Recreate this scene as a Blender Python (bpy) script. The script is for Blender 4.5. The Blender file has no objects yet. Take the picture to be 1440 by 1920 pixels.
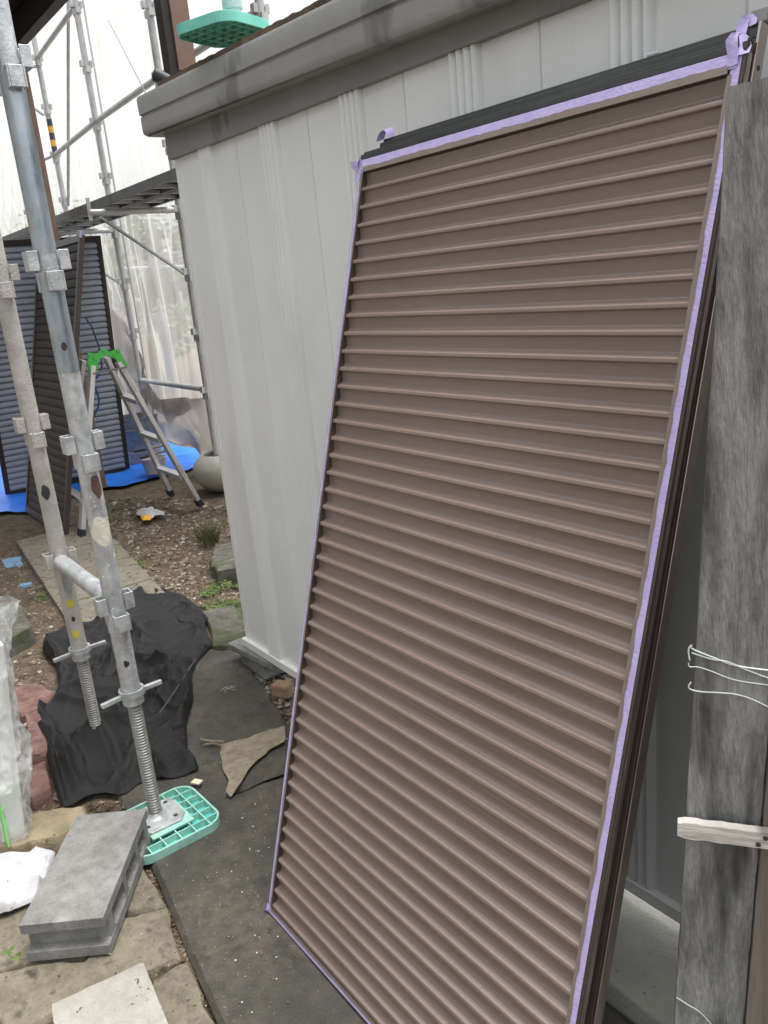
import bpy, math, random
import numpy as np
from mathutils import Vector, Matrix, noise
random.seed(7)
R_ = math.radians
sc = bpy.context.scene
# ---------------------------------------------------------------- camera
# world: z up, shed wall runs along X and faces -Y, camera stands above the origin
FPX, CAMZ = 1540.0, 1.4
down = Vector((510, 5340, FPX)).normalized()
_ax = -1176.0
mx = Vector((_ax, -(_ax*down[0]+FPX*down[2])/down[1], FPX)).normalized()
XA = -mx; ZA = -down; YA = ZA.cross(XA)
if YA[2] < 0: YA = -YA
RM = Matrix((XA, YA, ZA))                       # image-axes vector -> world
EYE = Vector((0, 0, CAMZ))
def ray(px, py): return RM @ Vector((px-720, py-960, FPX))
def G(px, py, z=0.0):                            # point of the scene at height z
    d = ray(px, py); return EYE + d*((z-CAMZ)/d[2])
def atX(px, py, x): d = ray(px, py); return EYE + d*(x/d[0])
def atY(px, py, y): d = ray(px, py); return EYE + d*(y/d[1])
cd = bpy.data.cameras.new('camera'); cam = bpy.data.objects.new('camera', cd)
sc.collection.objects.link(cam); sc.camera = cam
cd.sensor_fit = 'HORIZONTAL'; cd.sensor_width = 36; cd.lens = 36*FPX/1440; cd.clip_end = 500; cd.clip_start = .02
r = RM @ Vector((1, 0, 0)); u = RM @ Vector((0, -1, 0)); b = RM @ Vector((0, 0, -1))
M = Matrix((r, u, b)).transposed().to_4x4(); M.translation = EYE; cam.matrix_world = M
# ---------------------------------------------------------------- light
SUN_EL, SUN_AZ = 76, 150
w = bpy.data.worlds.new('World'); sc.world = w; w.use_nodes = True
nt = w.node_tree; nt.nodes.clear()
out = nt.nodes.new('ShaderNodeOutputWorld'); bg = nt.nodes.new('ShaderNodeBackground')
sky = nt.nodes.new('ShaderNodeTexSky'); sky.sky_type = 'NISHITA'; sky.sun_disc = False
sky.sun_elevation = R_(SUN_EL); sky.sun_rotation = R_(180-SUN_AZ); sky.air_density = 1.0; sky.dust_density = 6.0
hs = nt.nodes.new('ShaderNodeHueSaturation'); hs.inputs['Saturation'].default_value = 0.22
nt.links.new(sky.outputs[0], hs.inputs['Color']); nt.links.new(hs.outputs[0], bg.inputs[0])
bg.inputs[1].default_value = 0.15; nt.links.new(bg.outputs[0], out.inputs[0])
sd = bpy.data.lights.new('sun', 'SUN'); so = bpy.data.objects.new('sun', sd); sc.collection.objects.link(so)
sd.energy = 0.75; sd.angle = R_(32); sd.color = (1, .97, .92)
az = R_(SUN_AZ); el = R_(SUN_EL)
sdir = Vector((math.sin(az)*math.cos(el), math.cos(az)*math.cos(el)*-1, math.sin(el)))
so.rotation_euler = sdir.to_track_quat('Z', 'Y').to_euler()
sc.view_settings.view_transform = 'Standard'; sc.view_settings.look = 'None'
sc.view_settings.exposure = 1.3; sc.view_settings.gamma = 1
# ---------------------------------------------------------------- materials
MATS = {}
def nd(t, k, **kw):
    n = t.nodes.new(k)
    for a, v in kw.items(): setattr(n, a, v)
    return n
def mat(name, c1, c2=None, scale=8, rough=.6, metal=0, bump=0, bscale=None, stretch=(1, 1, 1), detail=6,
        lo=.35, hi=.65, c3=None, s3=60, t3=(.62, .66), rvar=0, alpha=None, spec=.5, coat=0, nr=.68):
    if name in MATS: return MATS[name]
    m = bpy.data.materials.new(name); m.use_nodes = True; t = m.node_tree; L = t.links
    p = t.nodes['Principled BSDF']
    p.inputs['Roughness'].default_value = rough; p.inputs['Metallic'].default_value = metal
    p.inputs['Specular IOR Level'].default_value = spec
    if coat: p.inputs['Coat Weight'].default_value = coat; p.inputs['Coat Roughness'].default_value = .12
    tc = nd(t, 'ShaderNodeTexCoord'); mp = nd(t, 'ShaderNodeMapping'); L.new(tc.outputs['Object'], mp.inputs[0])
    mp.inputs['Scale'].default_value = stretch
    n1 = nd(t, 'ShaderNodeTexNoise'); n1.inputs['Scale'].default_value = scale; n1.inputs['Detail'].default_value = detail
    n1.inputs['Roughness'].default_value = nr
    L.new(mp.outputs[0], n1.inputs['Vector'])
    if c2 is None: c2 = tuple(min(1, v*1.15) for v in c1)
    r1 = nd(t, 'ShaderNodeValToRGB'); r1.color_ramp.elements[0].position = lo; r1.color_ramp.elements[1].position = hi
    r1.color_ramp.elements[0].color = (*c1, 1); r1.color_ramp.elements[1].color = (*c2, 1)
    L.new(n1.outputs[0], r1.inputs[0]); col = r1.outputs[0]
    if c3 is not None:
        n3 = nd(t, 'ShaderNodeTexNoise'); n3.inputs['Scale'].default_value = s3; n3.inputs['Detail'].default_value = 3
        L.new(mp.outputs[0], n3.inputs['Vector'])
        r3 = nd(t, 'ShaderNodeValToRGB'); r3.color_ramp.elements[0].position = t3[0]; r3.color_ramp.elements[1].position = t3[1]
        L.new(n3.outputs[0], r3.inputs[0])
        mx3 = nd(t, 'ShaderNodeMix', data_type='RGBA'); L.new(r3.outputs[0], mx3.inputs[0]); L.new(col, mx3.inputs[6])
        mx3.inputs[7].default_value = (*c3, 1); col = mx3.outputs[2]
    L.new(col, p.inputs['Base Color'])
    if rvar:
        mr = nd(t, 'ShaderNodeMapRange'); mr.inputs[3].default_value = rough-rvar; mr.inputs[4].default_value = rough+rvar
        L.new(n1.outputs[0], mr.inputs[0]); mr.inputs[1].default_value = .3; mr.inputs[2].default_value = .7
        L.new(mr.outputs[0], p.inputs['Roughness'])
    if bump:
        nb = nd(t, 'ShaderNodeTexNoise'); nb.inputs['Scale'].default_value = bscale or scale*6; nb.inputs['Detail'].default_value = 5
        L.new(mp.outputs[0], nb.inputs['Vector'])
        bp = nd(t, 'ShaderNodeBump'); bp.inputs['Strength'].default_value = bump; bp.inputs['Distance'].default_value = .004
        L.new(nb.outputs[0], bp.inputs['Height']); L.new(bp.outputs[0], p.inputs['Normal'])
    if alpha is not None: p.inputs['Alpha'].default_value = alpha
    MATS[name] = m; return m
def cellmat(name, cols, scale=40, rough=.9, tl=0):
    m = bpy.data.materials.new(name); m.use_nodes = True; t = m.node_tree; L = t.links; p = t.nodes['Principled BSDF']
    p.inputs['Roughness'].default_value = rough; p.inputs['Specular IOR Level'].default_value = .25
    tc = nd(t, 'ShaderNodeTexCoord'); v = nd(t, 'ShaderNodeTexNoise'); v.inputs['Scale'].default_value = scale; v.inputs['Detail'].default_value = 4
    L.new(tc.outputs['Object'], v.inputs['Vector']); rr = nd(t, 'ShaderNodeValToRGB')
    e = rr.color_ramp.elements; n = len(cols)
    while len(e) < n: e.new(.5)
    for i, c in enumerate(cols): e[i].position = .32+.36*i/(n-1); e[i].color = (*c, 1)
    L.new(v.outputs[0], rr.inputs[0]); L.new(rr.outputs[0], p.inputs['Base Color'])
    MATS[name] = m; return m
galv = mat('galvanised', (.36, .38, .39), (.6, .62, .63), 26, .38, .45, .25, 160, c3=(.72, .74, .74), s3=90, t3=(.66, .7), rvar=.14)
galv_blue = mat('galvanised_dark', (.22, .28, .33), (.5, .55, .58), 9, .3, .75, .15, 120, stretch=(1, 1, .35), rvar=.1)
galv_warm = mat('galvanised_worn', (.36, .35, .32), (.52, .5, .46), 14, .7, .15, .7, 180)
galv_far = mat('galvanised_far', (.42, .43, .43), (.58, .59, .58), 12, .45, .4, .1)
steel = mat('thread_steel', (.26, .26, .25), (.42, .42, .4), 60, .45, .6, .2)
black = mat('black_plastic', (.02, .02, .022), (.04, .04, .042), 20, .5, 0, .1)
slatp = mat('brown_paint', (.185, .138, .115), (.24, .182, .153), 2.2, .27, 0, .02, 300, nr=.4, detail=3, stretch=(1, 1, 1.2), lo=.1, hi=.9, spec=.75)
paintrim = mat('brown_paint_rim', (.2, .155, .13), (.235, .185, .155), 12, .45, 0, .15, 300)
darkframe = mat('dark_bronze', (.06, .046, .04), (.075, .058, .05), 10, .35, .2, .05)
blackrail = mat('black_rail', (.016, .017, .016), (.04, .042, .038), 14, .42, .1, .1, 80, stretch=(.3, 1, 1))
bronze = mat('bronze_anodised', (.4, .33, .29), (.46, .39, .34), 6, .16, .9, .01)
tape = mat('purple_tape', (.43, .37, .65), (.51, .45, .73), 30, .6, 0, .3, 200)
wallm = mat('shed_wall', (.76, .78, .765), (.83, .85, .835), 2.5, .4, .0, .03, 30, stretch=(1, 1, .5), c3=(.67, .69, .665), s3=4, t3=(.6, .85))
fasc = mat('shed_fascia', (.19, .19, .18), (.235, .235, .225), 3, .5, 0, .3, 400, c3=(.14, .14, .13), s3=7, t3=(.6, .64), stretch=(1, 1, .4))
wood_g = mat('weathered_board', (.07, .07, .064), (.44, .44, .425), 55, .9, 0, 1, 350, stretch=(1, 1, .18), detail=15, c3=(.05, .05, .046), s3=24, t3=(.45, .66), lo=.3, hi=.72, nr=.84)
wood_b = mat('brown_board', (.09, .075, .06), (.2, .17, .14), 30, .85, 0, .6, 110, stretch=(1, 1, .08), detail=10)
wood_c = mat('bleached_wood', (.4, .37, .33), (.62, .59, .54), 40, .85, 0, .7, 140, stretch=(.15, .15, 1), detail=10, c3=(.2, .18, .16), s3=30, t3=(.62, .66))
ply = mat('rotten_plywood', (.06, .045, .032), (.2, .14, .09), 18, .95, 0, .9, 90, stretch=(.3, 1, 1), detail=10)
concrete = mat('block_concrete', (.13, .13, .122), (.3, .3, .286), 14, .95, 0, 1, 300, detail=15, c3=(.34, .34, .32), s3=16, t3=(.62, .78), nr=.84, lo=.36, hi=.64)
lightslab = mat('light_concrete', (.24, .23, .2), (.37, .36, .325), 16, .95, 0, .8, 150, detail=15, nr=.84, c3=(.09, .07, .05), s3=48, t3=(.66, .7))
plinthm = mat('plinth_concrete', (.34, .34, .3), (.46, .46, .41), 7, .9, 0, .5, 160, c3=(.2, .2, .18), s3=80, t3=(.68, .72))
sandstone = mat('sandstone', (.085, .074, .052), (.245, .215, .16), 12, .95, 0, 1, 130, c3=(.055, .05, .034), s3=22, t3=(.58, .72), detail=15, nr=.83)
sand_y = mat('yellow_stone', (.2, .165, .1), (.38, .32, .21), 6, .95, 0, .8, 120)
redbrick = mat('red_brick', (.09, .048, .04), (.23, .135, .115), 16, .95, 0, .9, 130)
greystone = mat('grey_stone', (.05, .05, .042), (.15, .145, .12), 11, .95, 0, 1, 90, detail=13, c3=(.06, .07, .035), s3=9, t3=(.5, .62))
pavem = mat('paving', (.11, .097, .072), (.23, .205, .16), 9, .95, 0, .8, 140, detail=15, nr=.82, c3=(.05, .04, .028), s3=26, t3=(.6, .68))
pathm = mat('wet_path', (.018, .018, .014), (.14, .125, .095), 16, .75, 0, 1, 160, detail=15, c3=(.032, .032, .027), s3=2.6, t3=(.4, .75), lo=.36, hi=.7, rvar=.1, nr=.85)
dirt = mat('dirt', (.03, .022, .014), (.14, .105, .07), 14, .97, 0, 1, 60, nr=.8, detail=15, c3=(.26, .22, .17), s3=70, t3=(.64, .68))
clothm = mat('black_cloth', (.005, .005, .0055), (.011, .011, .012), 40, .66, 0, .5, 500, spec=.38)
teal = mat('teal_plastic', (.12, .52, .42), (.2, .62, .52), 8, .4, 0, .1)
teal_pale = mat('teal_worn', (.22, .5, .42), (.34, .58, .5), 20, .5, 0, .2)
teal_in = mat('teal_inner', (.06, .44, .38), (.1, .5, .44), 8, .4, 0, .1)
tarpm = mat('blue_tarp', (.012, .13, .62), (.02, .2, .78), 5, .42, 0, .3, 60)
whitecl = mat('white_cloth', (.4, .4, .415), (.5, .5, .515), 20, .8, 0, .3, 120)
green = mat('green_paint', (.05, .4, .06), (.08, .5, .09), 10, .4, 0, .1, c3=(.1, .12, .05), s3=25, t3=(.68, .72))
alu = mat('aluminium', (.55, .54, .52), (.68, .67, .65), 10, .38, .5, .1, 90, stretch=(1, 1, .3))
rubber = mat('rubber', (.015, .015, .015), None, 10, .7)
brown_l = mat('door_brown', (.036, .028, .022), (.046, .037, .03), 6, .6, 0, .05, spec=.2)
grey_l = mat('door_grey', (.22, .25, .3), (.27, .3, .35), 5, .4, .1, .05)
postm = mat('post_brown', (.2, .125, .1), (.24, .155, .125), 5, .55)
postd = mat('post_dark', (.02, .016, .014), (.035, .028, .024), 5, .6)
potm = mat('pot_glaze', (.36, .35, .3), (.46, .45, .4), 6, .55, 0, .3, 200)
zinc = mat('zinc_can', (.2, .21, .21), (.36, .37, .37), 12, .6, .2, .1)
buckm = mat('milky_plastic', (.5, .48, .52), (.62, .6, .64), 8, .4, 0, .1)
greysh = mat('grey_mesh', (.22, .2, .18), (.36, .34, .31), 7, .8, 0, .5, 300)
burlap = mat('burlap', (.2, .165, .115), (.34, .29, .21), 25, .95, 0, 1, 500)
wirem = mat('wire', (.6, .66, .64), (.75, .78, .74), 60, .4, .3)
yellowm = mat('yellow_mark', (.55, .45, .05), None, 30, .7)
orange = mat('orange_cuff', (.75, .38, .04), None, 10, .7)
lime = mat('green_tape', (.2, .7, .15), None, 10, .5)
rust = mat('rust_patch', (.1, .05, .04), (.16, .09, .07), 60, .8, 0, .5)
cream = mat('cream_daub', (.6, .58, .46), (.74, .72, .6), 60, .9, 0, .8, 300)
cable = mat('blue_cable', (.02, .07, .2), None, 10, .35)
housew = mat('house_wall', (.55, .53, .49), (.62, .6, .56), 4, .85, 0, .3)
roofm = mat('roof_tile', (.26, .15, .11), (.34, .21, .16), 8, .7)
leafm = cellmat('leaves', [(.04, .07, .02), (.08, .12, .035), (.12, .17, .06)], 9, .7)
leafm2 = cellmat('leaves_olive', [(.05, .055, .02), (.1, .11, .04), (.16, .15, .07)], 9, .7)
barkm = mat('bark', (.07, .05, .035), (.14, .11, .08), 12, .95, 0, 1)
gravelm = cellmat('gravel', [(.06, .045, .03), (.14, .11, .08), (.24, .21, .17), (.42, .39, .34)], 34)
litterm = cellmat('leaf_litter', [(.035, .022, .013), (.09, .055, .032), (.17, .115, .07), (.28, .21, .14)], 28)
grassm = cellmat('weeds', [(.04, .075, .015), (.09, .15, .035), (.16, .22, .07)], 14, .7)
flakem = mat('paint_flakes', (.6, .58, .53), (.75, .73, .68), 10, .8)
# translucent construction sheet
def sheetmat(name, col, opac, rough=.5):
    m = bpy.data.materials.new(name); m.use_nodes = True; t = m.node_tree; L = t.links; t.nodes.clear()
    o = nd(t, 'ShaderNodeOutputMaterial'); tr = nd(t, 'ShaderNodeBsdfTransparent'); tl = nd(t, 'ShaderNodeBsdfTranslucent')
    di = nd(t, 'ShaderNodeBsdfDiffuse'); a = nd(t, 'ShaderNodeMixShader'); c = nd(t, 'ShaderNodeMixShader')
    tl.inputs[0].default_value = (*col, 1); di.inputs[0].default_value = (*col, 1)
    a.inputs[0].default_value = .3; L.new(tl.outputs[0], a.inputs[1]); L.new(di.outputs[0], a.inputs[2])
    tc = nd(t, 'ShaderNodeTexCoord'); mp = nd(t, 'ShaderNodeMapping'); mp.inputs['Scale'].default_value = (1, 1, .12)
    n = nd(t, 'ShaderNodeTexNoise'); n.inputs['Scale'].default_value = 7; n.inputs['Detail'].default_value = 5
    L.new(tc.outputs['Object'], mp.inputs[0]); L.new(mp.outputs[0], n.inputs['Vector'])
    mr = nd(t, 'ShaderNodeMapRange'); mr.inputs[1].default_value = .35; mr.inputs[2].default_value = .75
    mr.inputs[3].default_value = opac-.08; mr.inputs[4].default_value = opac+.24
    L.new(n.outputs[0], mr.inputs[0])
    mp2 = nd(t, 'ShaderNodeMapping'); mp2.inputs['Scale'].default_value = (1, 1, .1); mp2.inputs['Rotation'].default_value = (0, R_(24), 0)
    n2 = nd(t, 'ShaderNodeTexNoise'); n2.inputs['Scale'].default_value = 2.6; n2.inputs['Detail'].default_value = 2
    L.new(tc.outputs['Object'], mp2.inputs[0]); L.new(mp2.outputs[0], n2.inputs['Vector'])
    r2 = nd(t, 'ShaderNodeValToRGB'); e = r2.color_ramp.elements; e[0].position = .47; e[0].color = (0, 0, 0, 1); e[1].position = .53; e[1].color = (0, 0, 0, 1); q_ = e.new(.5); q_.color = (1, 1, 1, 1)
    L.new(n2.outputs[0], r2.inputs[0]); ad = nd(t, 'ShaderNodeMath', operation='MULTIPLY_ADD'); L.new(r2.outputs[0], ad.inputs[0]); ad.inputs[1].default_value = .38; L.new(mr.outputs[0], ad.inputs[2])
    ad.use_clamp = True; L.new(ad.outputs[0], c.inputs[0])
    L.new(tr.outputs[0], c.inputs[1]); L.new(a.outputs[0], c.inputs[2]); L.new(c.outputs[0], o.inputs[0])
    MATS[name] = m; return m
sheetm = sheetmat('clear_sheet', (.97, .97, .9), .46)
wrapm = sheetmat('wrap_film', (.46, .43, .4), .95)
# ---------------------------------------------------------------- mesh helpers
ROOT = {}
class MB:
    def __init__(s): s.v = []; s.f = []
    def add(s, vs, fs):
        o = len(s.v); s.v += [Vector(p) for p in vs]; s.f += [tuple(i+o for i in f) for f in fs]; return s
    def box(s, c, sz, rot=None):
        c = Vector(c); h = Vector(sz)*.5; vs = []
        for k in range(8):
            p = Vector((h[0]*(1 if k & 1 else -1), h[1]*(1 if k & 2 else -1), h[2]*(1 if k & 4 else -1)))
            if rot is not None: p = rot @ p
            vs.append(c+p)
        return s.add(vs, [(0, 2, 3, 1), (4, 5, 7, 6), (0, 1, 5, 4), (2, 6, 7, 3), (0, 4, 6, 2), (1, 3, 7, 5)])
    def hexa(s, p):  # 8 points: bottom 4 ccw, top 4
        return s.add(p, [(3, 2, 1, 0), (4, 5, 6, 7), (0, 1, 5, 4), (1, 2, 6, 5), (2, 3, 7, 6), (3, 0, 4, 7)])
    def beam(s, a, b_, wd, th, up=(0, 0, 1)):
        a = Vector(a); b_ = Vector(b_); d = (b_-a).normalized(); up = Vector(up)
        sd_ = d.cross(up).normalized(); up = sd_.cross(d).normalized(); q = []
        for p in (a, b_):
            q += [p-sd_*wd/2-up*th/2, p+sd_*wd/2-up*th/2, p+sd_*wd/2+up*th/2, p-sd_*wd/2+up*th/2]
        return s.add(q, [(0, 1, 2, 3), (7, 6, 5, 4), (0, 4, 5, 1), (1, 5, 6, 2), (2, 6, 7, 3), (3, 7, 4, 0)])
    def tube(s, pts, rad, n=14, cap=True):
        pts = [Vector(p) for p in pts]; rs = rad if isinstance(rad, (list, tuple)) else [rad]*len(pts)
        o = len(s.v); pu = None
        for i, p in enumerate(pts):
            d = (pts[min(i+1, len(pts)-1)]-pts[max(i-1, 0)])
            if d.length < 1e-9: d = Vector((0, 0, 1))
            d.normalize()
            if pu is None:
                pu = d.cross(Vector((0, 0, 1)) if abs(d[2]) < .9 else Vector((1, 0, 0))).normalized()
            pu = (pu - d*pu.dot(d)).normalized(); q = d.cross(pu)
            for k in range(n):
                a = 2*math.pi*k/n; s.v.append(p + (pu*math.cos(a)+q*math.sin(a))*rs[i])
        for i in range(len(pts)-1):
            for k in range(n):
                a = o+i*n+k; b2 = o+i*n+(k+1) % n; s.f.append((a, b2, b2+n, a+n))
        if cap:
            s.f.append(tuple(o+k for k in range(n))[::-1]); s.f.append(tuple(o+(len(pts)-1)*n+k for k in range(n)))
        return s
    def lathe(s, c, prof, n=28):   # prof: (r, z)
        c = Vector(c); o = len(s.v)
        for r0, z in prof:
            for k in range(n):
                a = 2*math.pi*k/n; s.v.append(c+Vector((math.cos(a)*r0, math.sin(a)*r0, z)))
        for i in range(len(prof)-1):
            for k in range(n):
                a = o+i*n+k; b2 = o+i*n+(k+1) % n; s.f.append((a, b2, b2+n, a+n))
        return s
    def build(s, name, m, parent=None, smooth=False, bevel=0):
        root = Vector((0, 0, 0))
        if parent is not None: root = ROOT[parent.name]
        elif s.v: root = Vector((0, 0, 0))
        me = bpy.data.meshes.new(name); me.from_pydata([tuple(p-root) for p in s.v], [], s.f); me.validate()
        me.materials.append(m)
        if smooth:
            me.polygons.foreach_set('use_smooth', [True]*len(me.polygons)); me.set_sharp_from_angle(angle=R_(38))
        o = bpy.data.objects.new(name, me); sc.collection.objects.link(o)
        if parent is not None: o.parent = parent
        ROOT[o.name] = root
        if bevel:
            bv = o.modifiers.new('bevel', 'BEVEL'); bv.width = bevel; bv.segments = 2; bv.limit_method = 'ANGLE'; bv.angle_limit = R_(40)
        return o
def recentre(o):
    me = o.data; zs = [v.co.copy() for v in me.vertices]
    c = Vector((sum(v[0] for v in zs)/len(zs), sum(v[1] for v in zs)/len(zs), min(v[2] for v in zs)))
    for v in me.vertices: v.co -= c
    o.location = c; ROOT[o.name] = c
def tag(o, label, cat, group=None):
    o['label'] = label; o['category'] = cat
    if group: o['group'] = group
    if o.type == 'MESH': recentre(o)
    return o
def empty(name, loc, label, cat, group=None):
    o = bpy.data.objects.new(name, None); sc.collection.objects.link(o); o.location = loc; o.empty_display_size = .1
    ROOT[o.name] = Vector(loc); o['label'] = label; o['category'] = cat
    if group: o['group'] = group
    return o
def struct(o): o['kind'] = 'structure'; return o
def stuff(o, label, cat): o['kind'] = 'stuff'; o['label'] = label; o['category'] = cat; return o
def N(x, y, z=0.0, s=1.0): return noise.noise(Vector((x*s, y*s, z*s)))
def resample(poly, n, jit=0.0, seed=0.0):
    poly = [Vector(p) for p in poly]; L = []
    for i in range(len(poly)): L.append((poly[(i+1) % len(poly)]-poly[i]).length)
    T = sum(L); outp = []
    for k in range(n):
        t = T*k/n; i = 0
        while t > L[i] and i < len(L)-1: t -= L[i]; i += 1
        p = poly[i].lerp(poly[(i+1) % len(poly)], t/max(L[i], 1e-9)); outp.append(p)
    if jit:
        c = sum(outp, Vector((0, 0, 0)))/n
        outp = [p+(p-c).normalized()*jit*noise.fractal(Vector((p[0]*14+seed, p[1]*14, p[2]*14)), 1, 2, 4) for p in outp]
    return outp
def sheet(poly, hf, rings=40, seg=160, jit=.01, seed=0, centre=None, smoothout=0):
    """star-shaped sheet: hf(point, r) -> displaced point"""
    bd = resample(poly, seg, jit, seed)
    for _ in range(smoothout): bd = [(bd[i-1]+bd[i]*2+bd[(i+1) % seg])/4 for i in range(seg)]
    c = Vector(centre) if centre is not None else sum(bd, Vector((0, 0, 0)))/seg
    mb = MB(); mb.v.append(hf(c, 0))
    for k in range(1, rings+1):
        r0 = (k/rings)
        for p in bd: mb.v.append(hf(c.lerp(p, r0), r0))
    for i in range(seg): mb.f.append((0, 1+i, 1+(i+1) % seg))
    for k in range(rings-1):
        for i in range(seg):
            a = 1+k*seg+i; b2 = 1+k*seg+(i+1) % seg; mb.f.append((a, a+seg, b2+seg, b2))
    return mb, bd
def stone(name, poly, h, m, label, cat, z0=0.0, rough=.008, jit=.012, seed=0, group=None, edge=.02, tilt=(0, 0)):
    poly = [Vector((p[0], p[1], 0)) for p in poly]
    cc = sum(poly, Vector())/len(poly)
    def hf(p, r0):
        e = max(0, (r0-.9)/.1); z = z0+h-edge*e*e*.5+rough*noise.fractal(Vector((p[0]*9+seed, p[1]*9, seed)), 1, 2, 5)
        z += (p[0]-cc[0])*tilt[0]+(p[1]-cc[1])*tilt[1]
        return Vector((p[0], p[1], z))
    seg = 90; mb, bd = sheet(poly, hf, 14, seg, jit, seed)
    o = len(mb.v); last = 1+13*seg
    for q in range(1, 4):
        for i in range(seg):
            t = mb.v[last+i]; wob = .004*N(t[0]*30, t[1]*30, q*3+seed)
            dirv = (Vector((t[0], t[1], 0))-cc); dirv[2] = 0; dirv.normalize()
            mb.v.append(Vector((t[0], t[1], t[2]+(z0-.02-t[2])*q/3))+dirv*(wob+.002*q))
    for q in range(3):
        for i in range(seg):
            a = (last if q == 0 else o+(q-1)*seg)+i; b2 = (last if q == 0 else o+(q-1)*seg)+(i+1) % seg
            c2 = o+q*seg+i; d2 = o+q*seg+(i+1) % seg; mb.f.append((a, c2, d2, b2))
    return tag(mb.build(name, m, None, True), label, cat, group)
def PX(pts, z=0.0): return [G(x, y, z) for x, y in pts]
def inside(p, poly):
    c = False; j = len(poly)-1
    for i in range(len(poly)):
        if (poly[i][1] > p[1]) != (poly[j][1] > p[1]) and p[0] < (poly[j][0]-poly[i][0])*(p[1]-poly[i][1])/(poly[j][1]-poly[i][1])+poly[i][0]: c = not c
        j = i
    return c
# ================================================================ SETTING
WALLY = 1.228
def axis_vals(lo, hi, st, far):
    v = [lo-far, lo-far*.4, lo-far*.12, lo-2, lo-.6]; x = lo
    while x < hi: v.append(x); x += st
    return v+[hi, hi+.6, hi+2, hi+far*.12, hi+far*.4, hi+far]
xs = axis_vals(-9.5, .5, .035, 150); ys = axis_vals(-.6, 4.2, .035, 150)
mb = MB()
def gz(x, y): return -.022+.016*noise.fractal(Vector((x*2.2, y*2.2, 3)), 1, 2, 4)+.007*noise.fractal(Vector((x*16, y*16, 7)), 1, 2, 3)
for y in ys:
    for x in xs: mb.v.append(Vector((x, y, gz(x, y) if -9.6 < x < .6 and -.7 < y < 4.3 else -.02)))
nx = len(xs)
for j in range(len(ys)-1):
    for i in range(nx-1): a = j*nx+i; mb.f.append((a, a+1, a+1+nx, a+nx))
struct(mb.build('ground', dirt, None, True))
# dark damp path: two poured strips with an uneven edge
def pathpoly(pts, name, z, seed):
    bd = resample([Vector((p[0], p[1], 0)) for p in pts], 220, .008, seed)
    def hf(p, r0): return Vector((p[0], p[1], z+.003*N(p[0]*4, p[1]*4, seed)-(.012 if r0 > .995 else 0)))
    m_, _ = sheet(bd, hf, 30, 220, 0, seed); return struct(m_.build(name, pathm, None, True))
pathpoly([G(540, 1448), G(380, 1512), G(300, 1512), G(235, 1512), G(270, 1592), G(312, 1690), G(345, 1770), G(400, 1900), (-1.0, .36), (.7, .3), (.7, .95), (-.5, 1.0), (-1.2, 1.03), (-1.7, 1.04)], 'path', .006, 1)
pathpoly([G(395, 1212), G(450, 1222), G(520, 1320), G(560, 1400), G(540, 1440), G(378, 1506), G(230, 1508), (-2.6, .55), (-3.2, .75)], 'path', -.002, 4)
# ================================================================ SHED
shed = empty('storage_shed', (-1.2, WALLY, 0), 'pale grey ribbed metal storage shed with dark grey fascia, shutter panels leaning on it', 'shed')
prof = [(-2.722, .0)]
def addp(x, d): prof.append((x, d))
k = 0
seams = [-2.285+.39*i for i in range(7)]
addp(-2.695, 0); addp(-2.692, -.004); addp(-2.688, 0)
for s_ in seams:
    rc = s_-.195
    base = rc-.043
    for q in range(4):
        x0 = base+q*.0215
        for t in range(7): addp(x0+.0195*t/6, .013*math.sin(math.pi*t/6))
        addp(x0+.0205, -.004)
    addp(s_-.0035, 0); addp(s_-.002, -.005); addp(s_+.002, -.005); addp(s_+.0035, .0015); addp(s_+.012, 0)
mb = MB(); zz = [.105, .4, .8, 1.2, 1.6, 1.86]
for z in zz:
    for x, d in prof: mb.v.append(Vector((x, WALLY-d, z)))
n = len(prof)
for j in range(len(zz)-1):
    for i in range(n-1): a = j*n+i; mb.f.append((a, a+1, a+1+n, a+n))
mb.add([(-2.722, WALLY, .105), (-2.722, 2.0, .105), (-2.722, 2.0, 1.95), (-2.722, WALLY, 1.95)], [(0, 1, 2, 3)])
mb.add([(prof[-1][0], WALLY, .105), (prof[-1][0], 2.0, .105), (prof[-1][0], 2.0, 1.9), (prof[-1][0], WALLY, 1.9)], [(0, 1, 2, 3)])
mb.build('wall', wallm, shed, True)
mb = MB(); mb.box((-1.22, WALLY+.01, .095), (3.02, .05, .03)); mb.box((-1.22, WALLY-.006, .108), (3.01, .02, .006))
mb.build('base_rail', wallm, shed, bevel=.002)
mb = MB(); x1 = .26
mb.hexa([(-2.726, WALLY-.019, 1.825), (x1, WALLY-.019, 1.785), (x1, 1.9, 1.785), (-2.726, 1.9, 1.825), (-2.726, WALLY-.019, 1.93), (x1, WALLY-.019, 1.84), (x1, 1.9, 1.84), (-2.726, 1.9, 1.93)])
mb.build('fascia_band', fasc, shed)
# eave gutter: profile (y, z above lower lip)
ep = [(1.205, .002), (1.172, -.003), (1.161, 0), (1.157, .006), (1.156, .02), (1.156, .050), (1.160, .053), (1.160, .057), (1.153, .060), (1.152, .105), (1.156, .114), (1.17, .118), (1.205, .118)]
mb = MB(); xe = [-2.785, -2.772, -2.0, -1.2, -.4, .3]
for i, x in enumerate(xe):
    for y, z in ep:
        zc = 1.905-.040*(x+2.72); yy = y+(.012 if i == 0 else 0); zz2 = z if i else .059+(z-.059)*.82
        mb.v.append(Vector((x, yy, zc+zz2)))
n = len(ep)
for i in range(len(xe)-1):
    for j in range(n-1): a = i*n+j; mb.f.append((a, a+n, a+n+1, a+1))
mb.f.append(tuple(range(n)))
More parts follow.
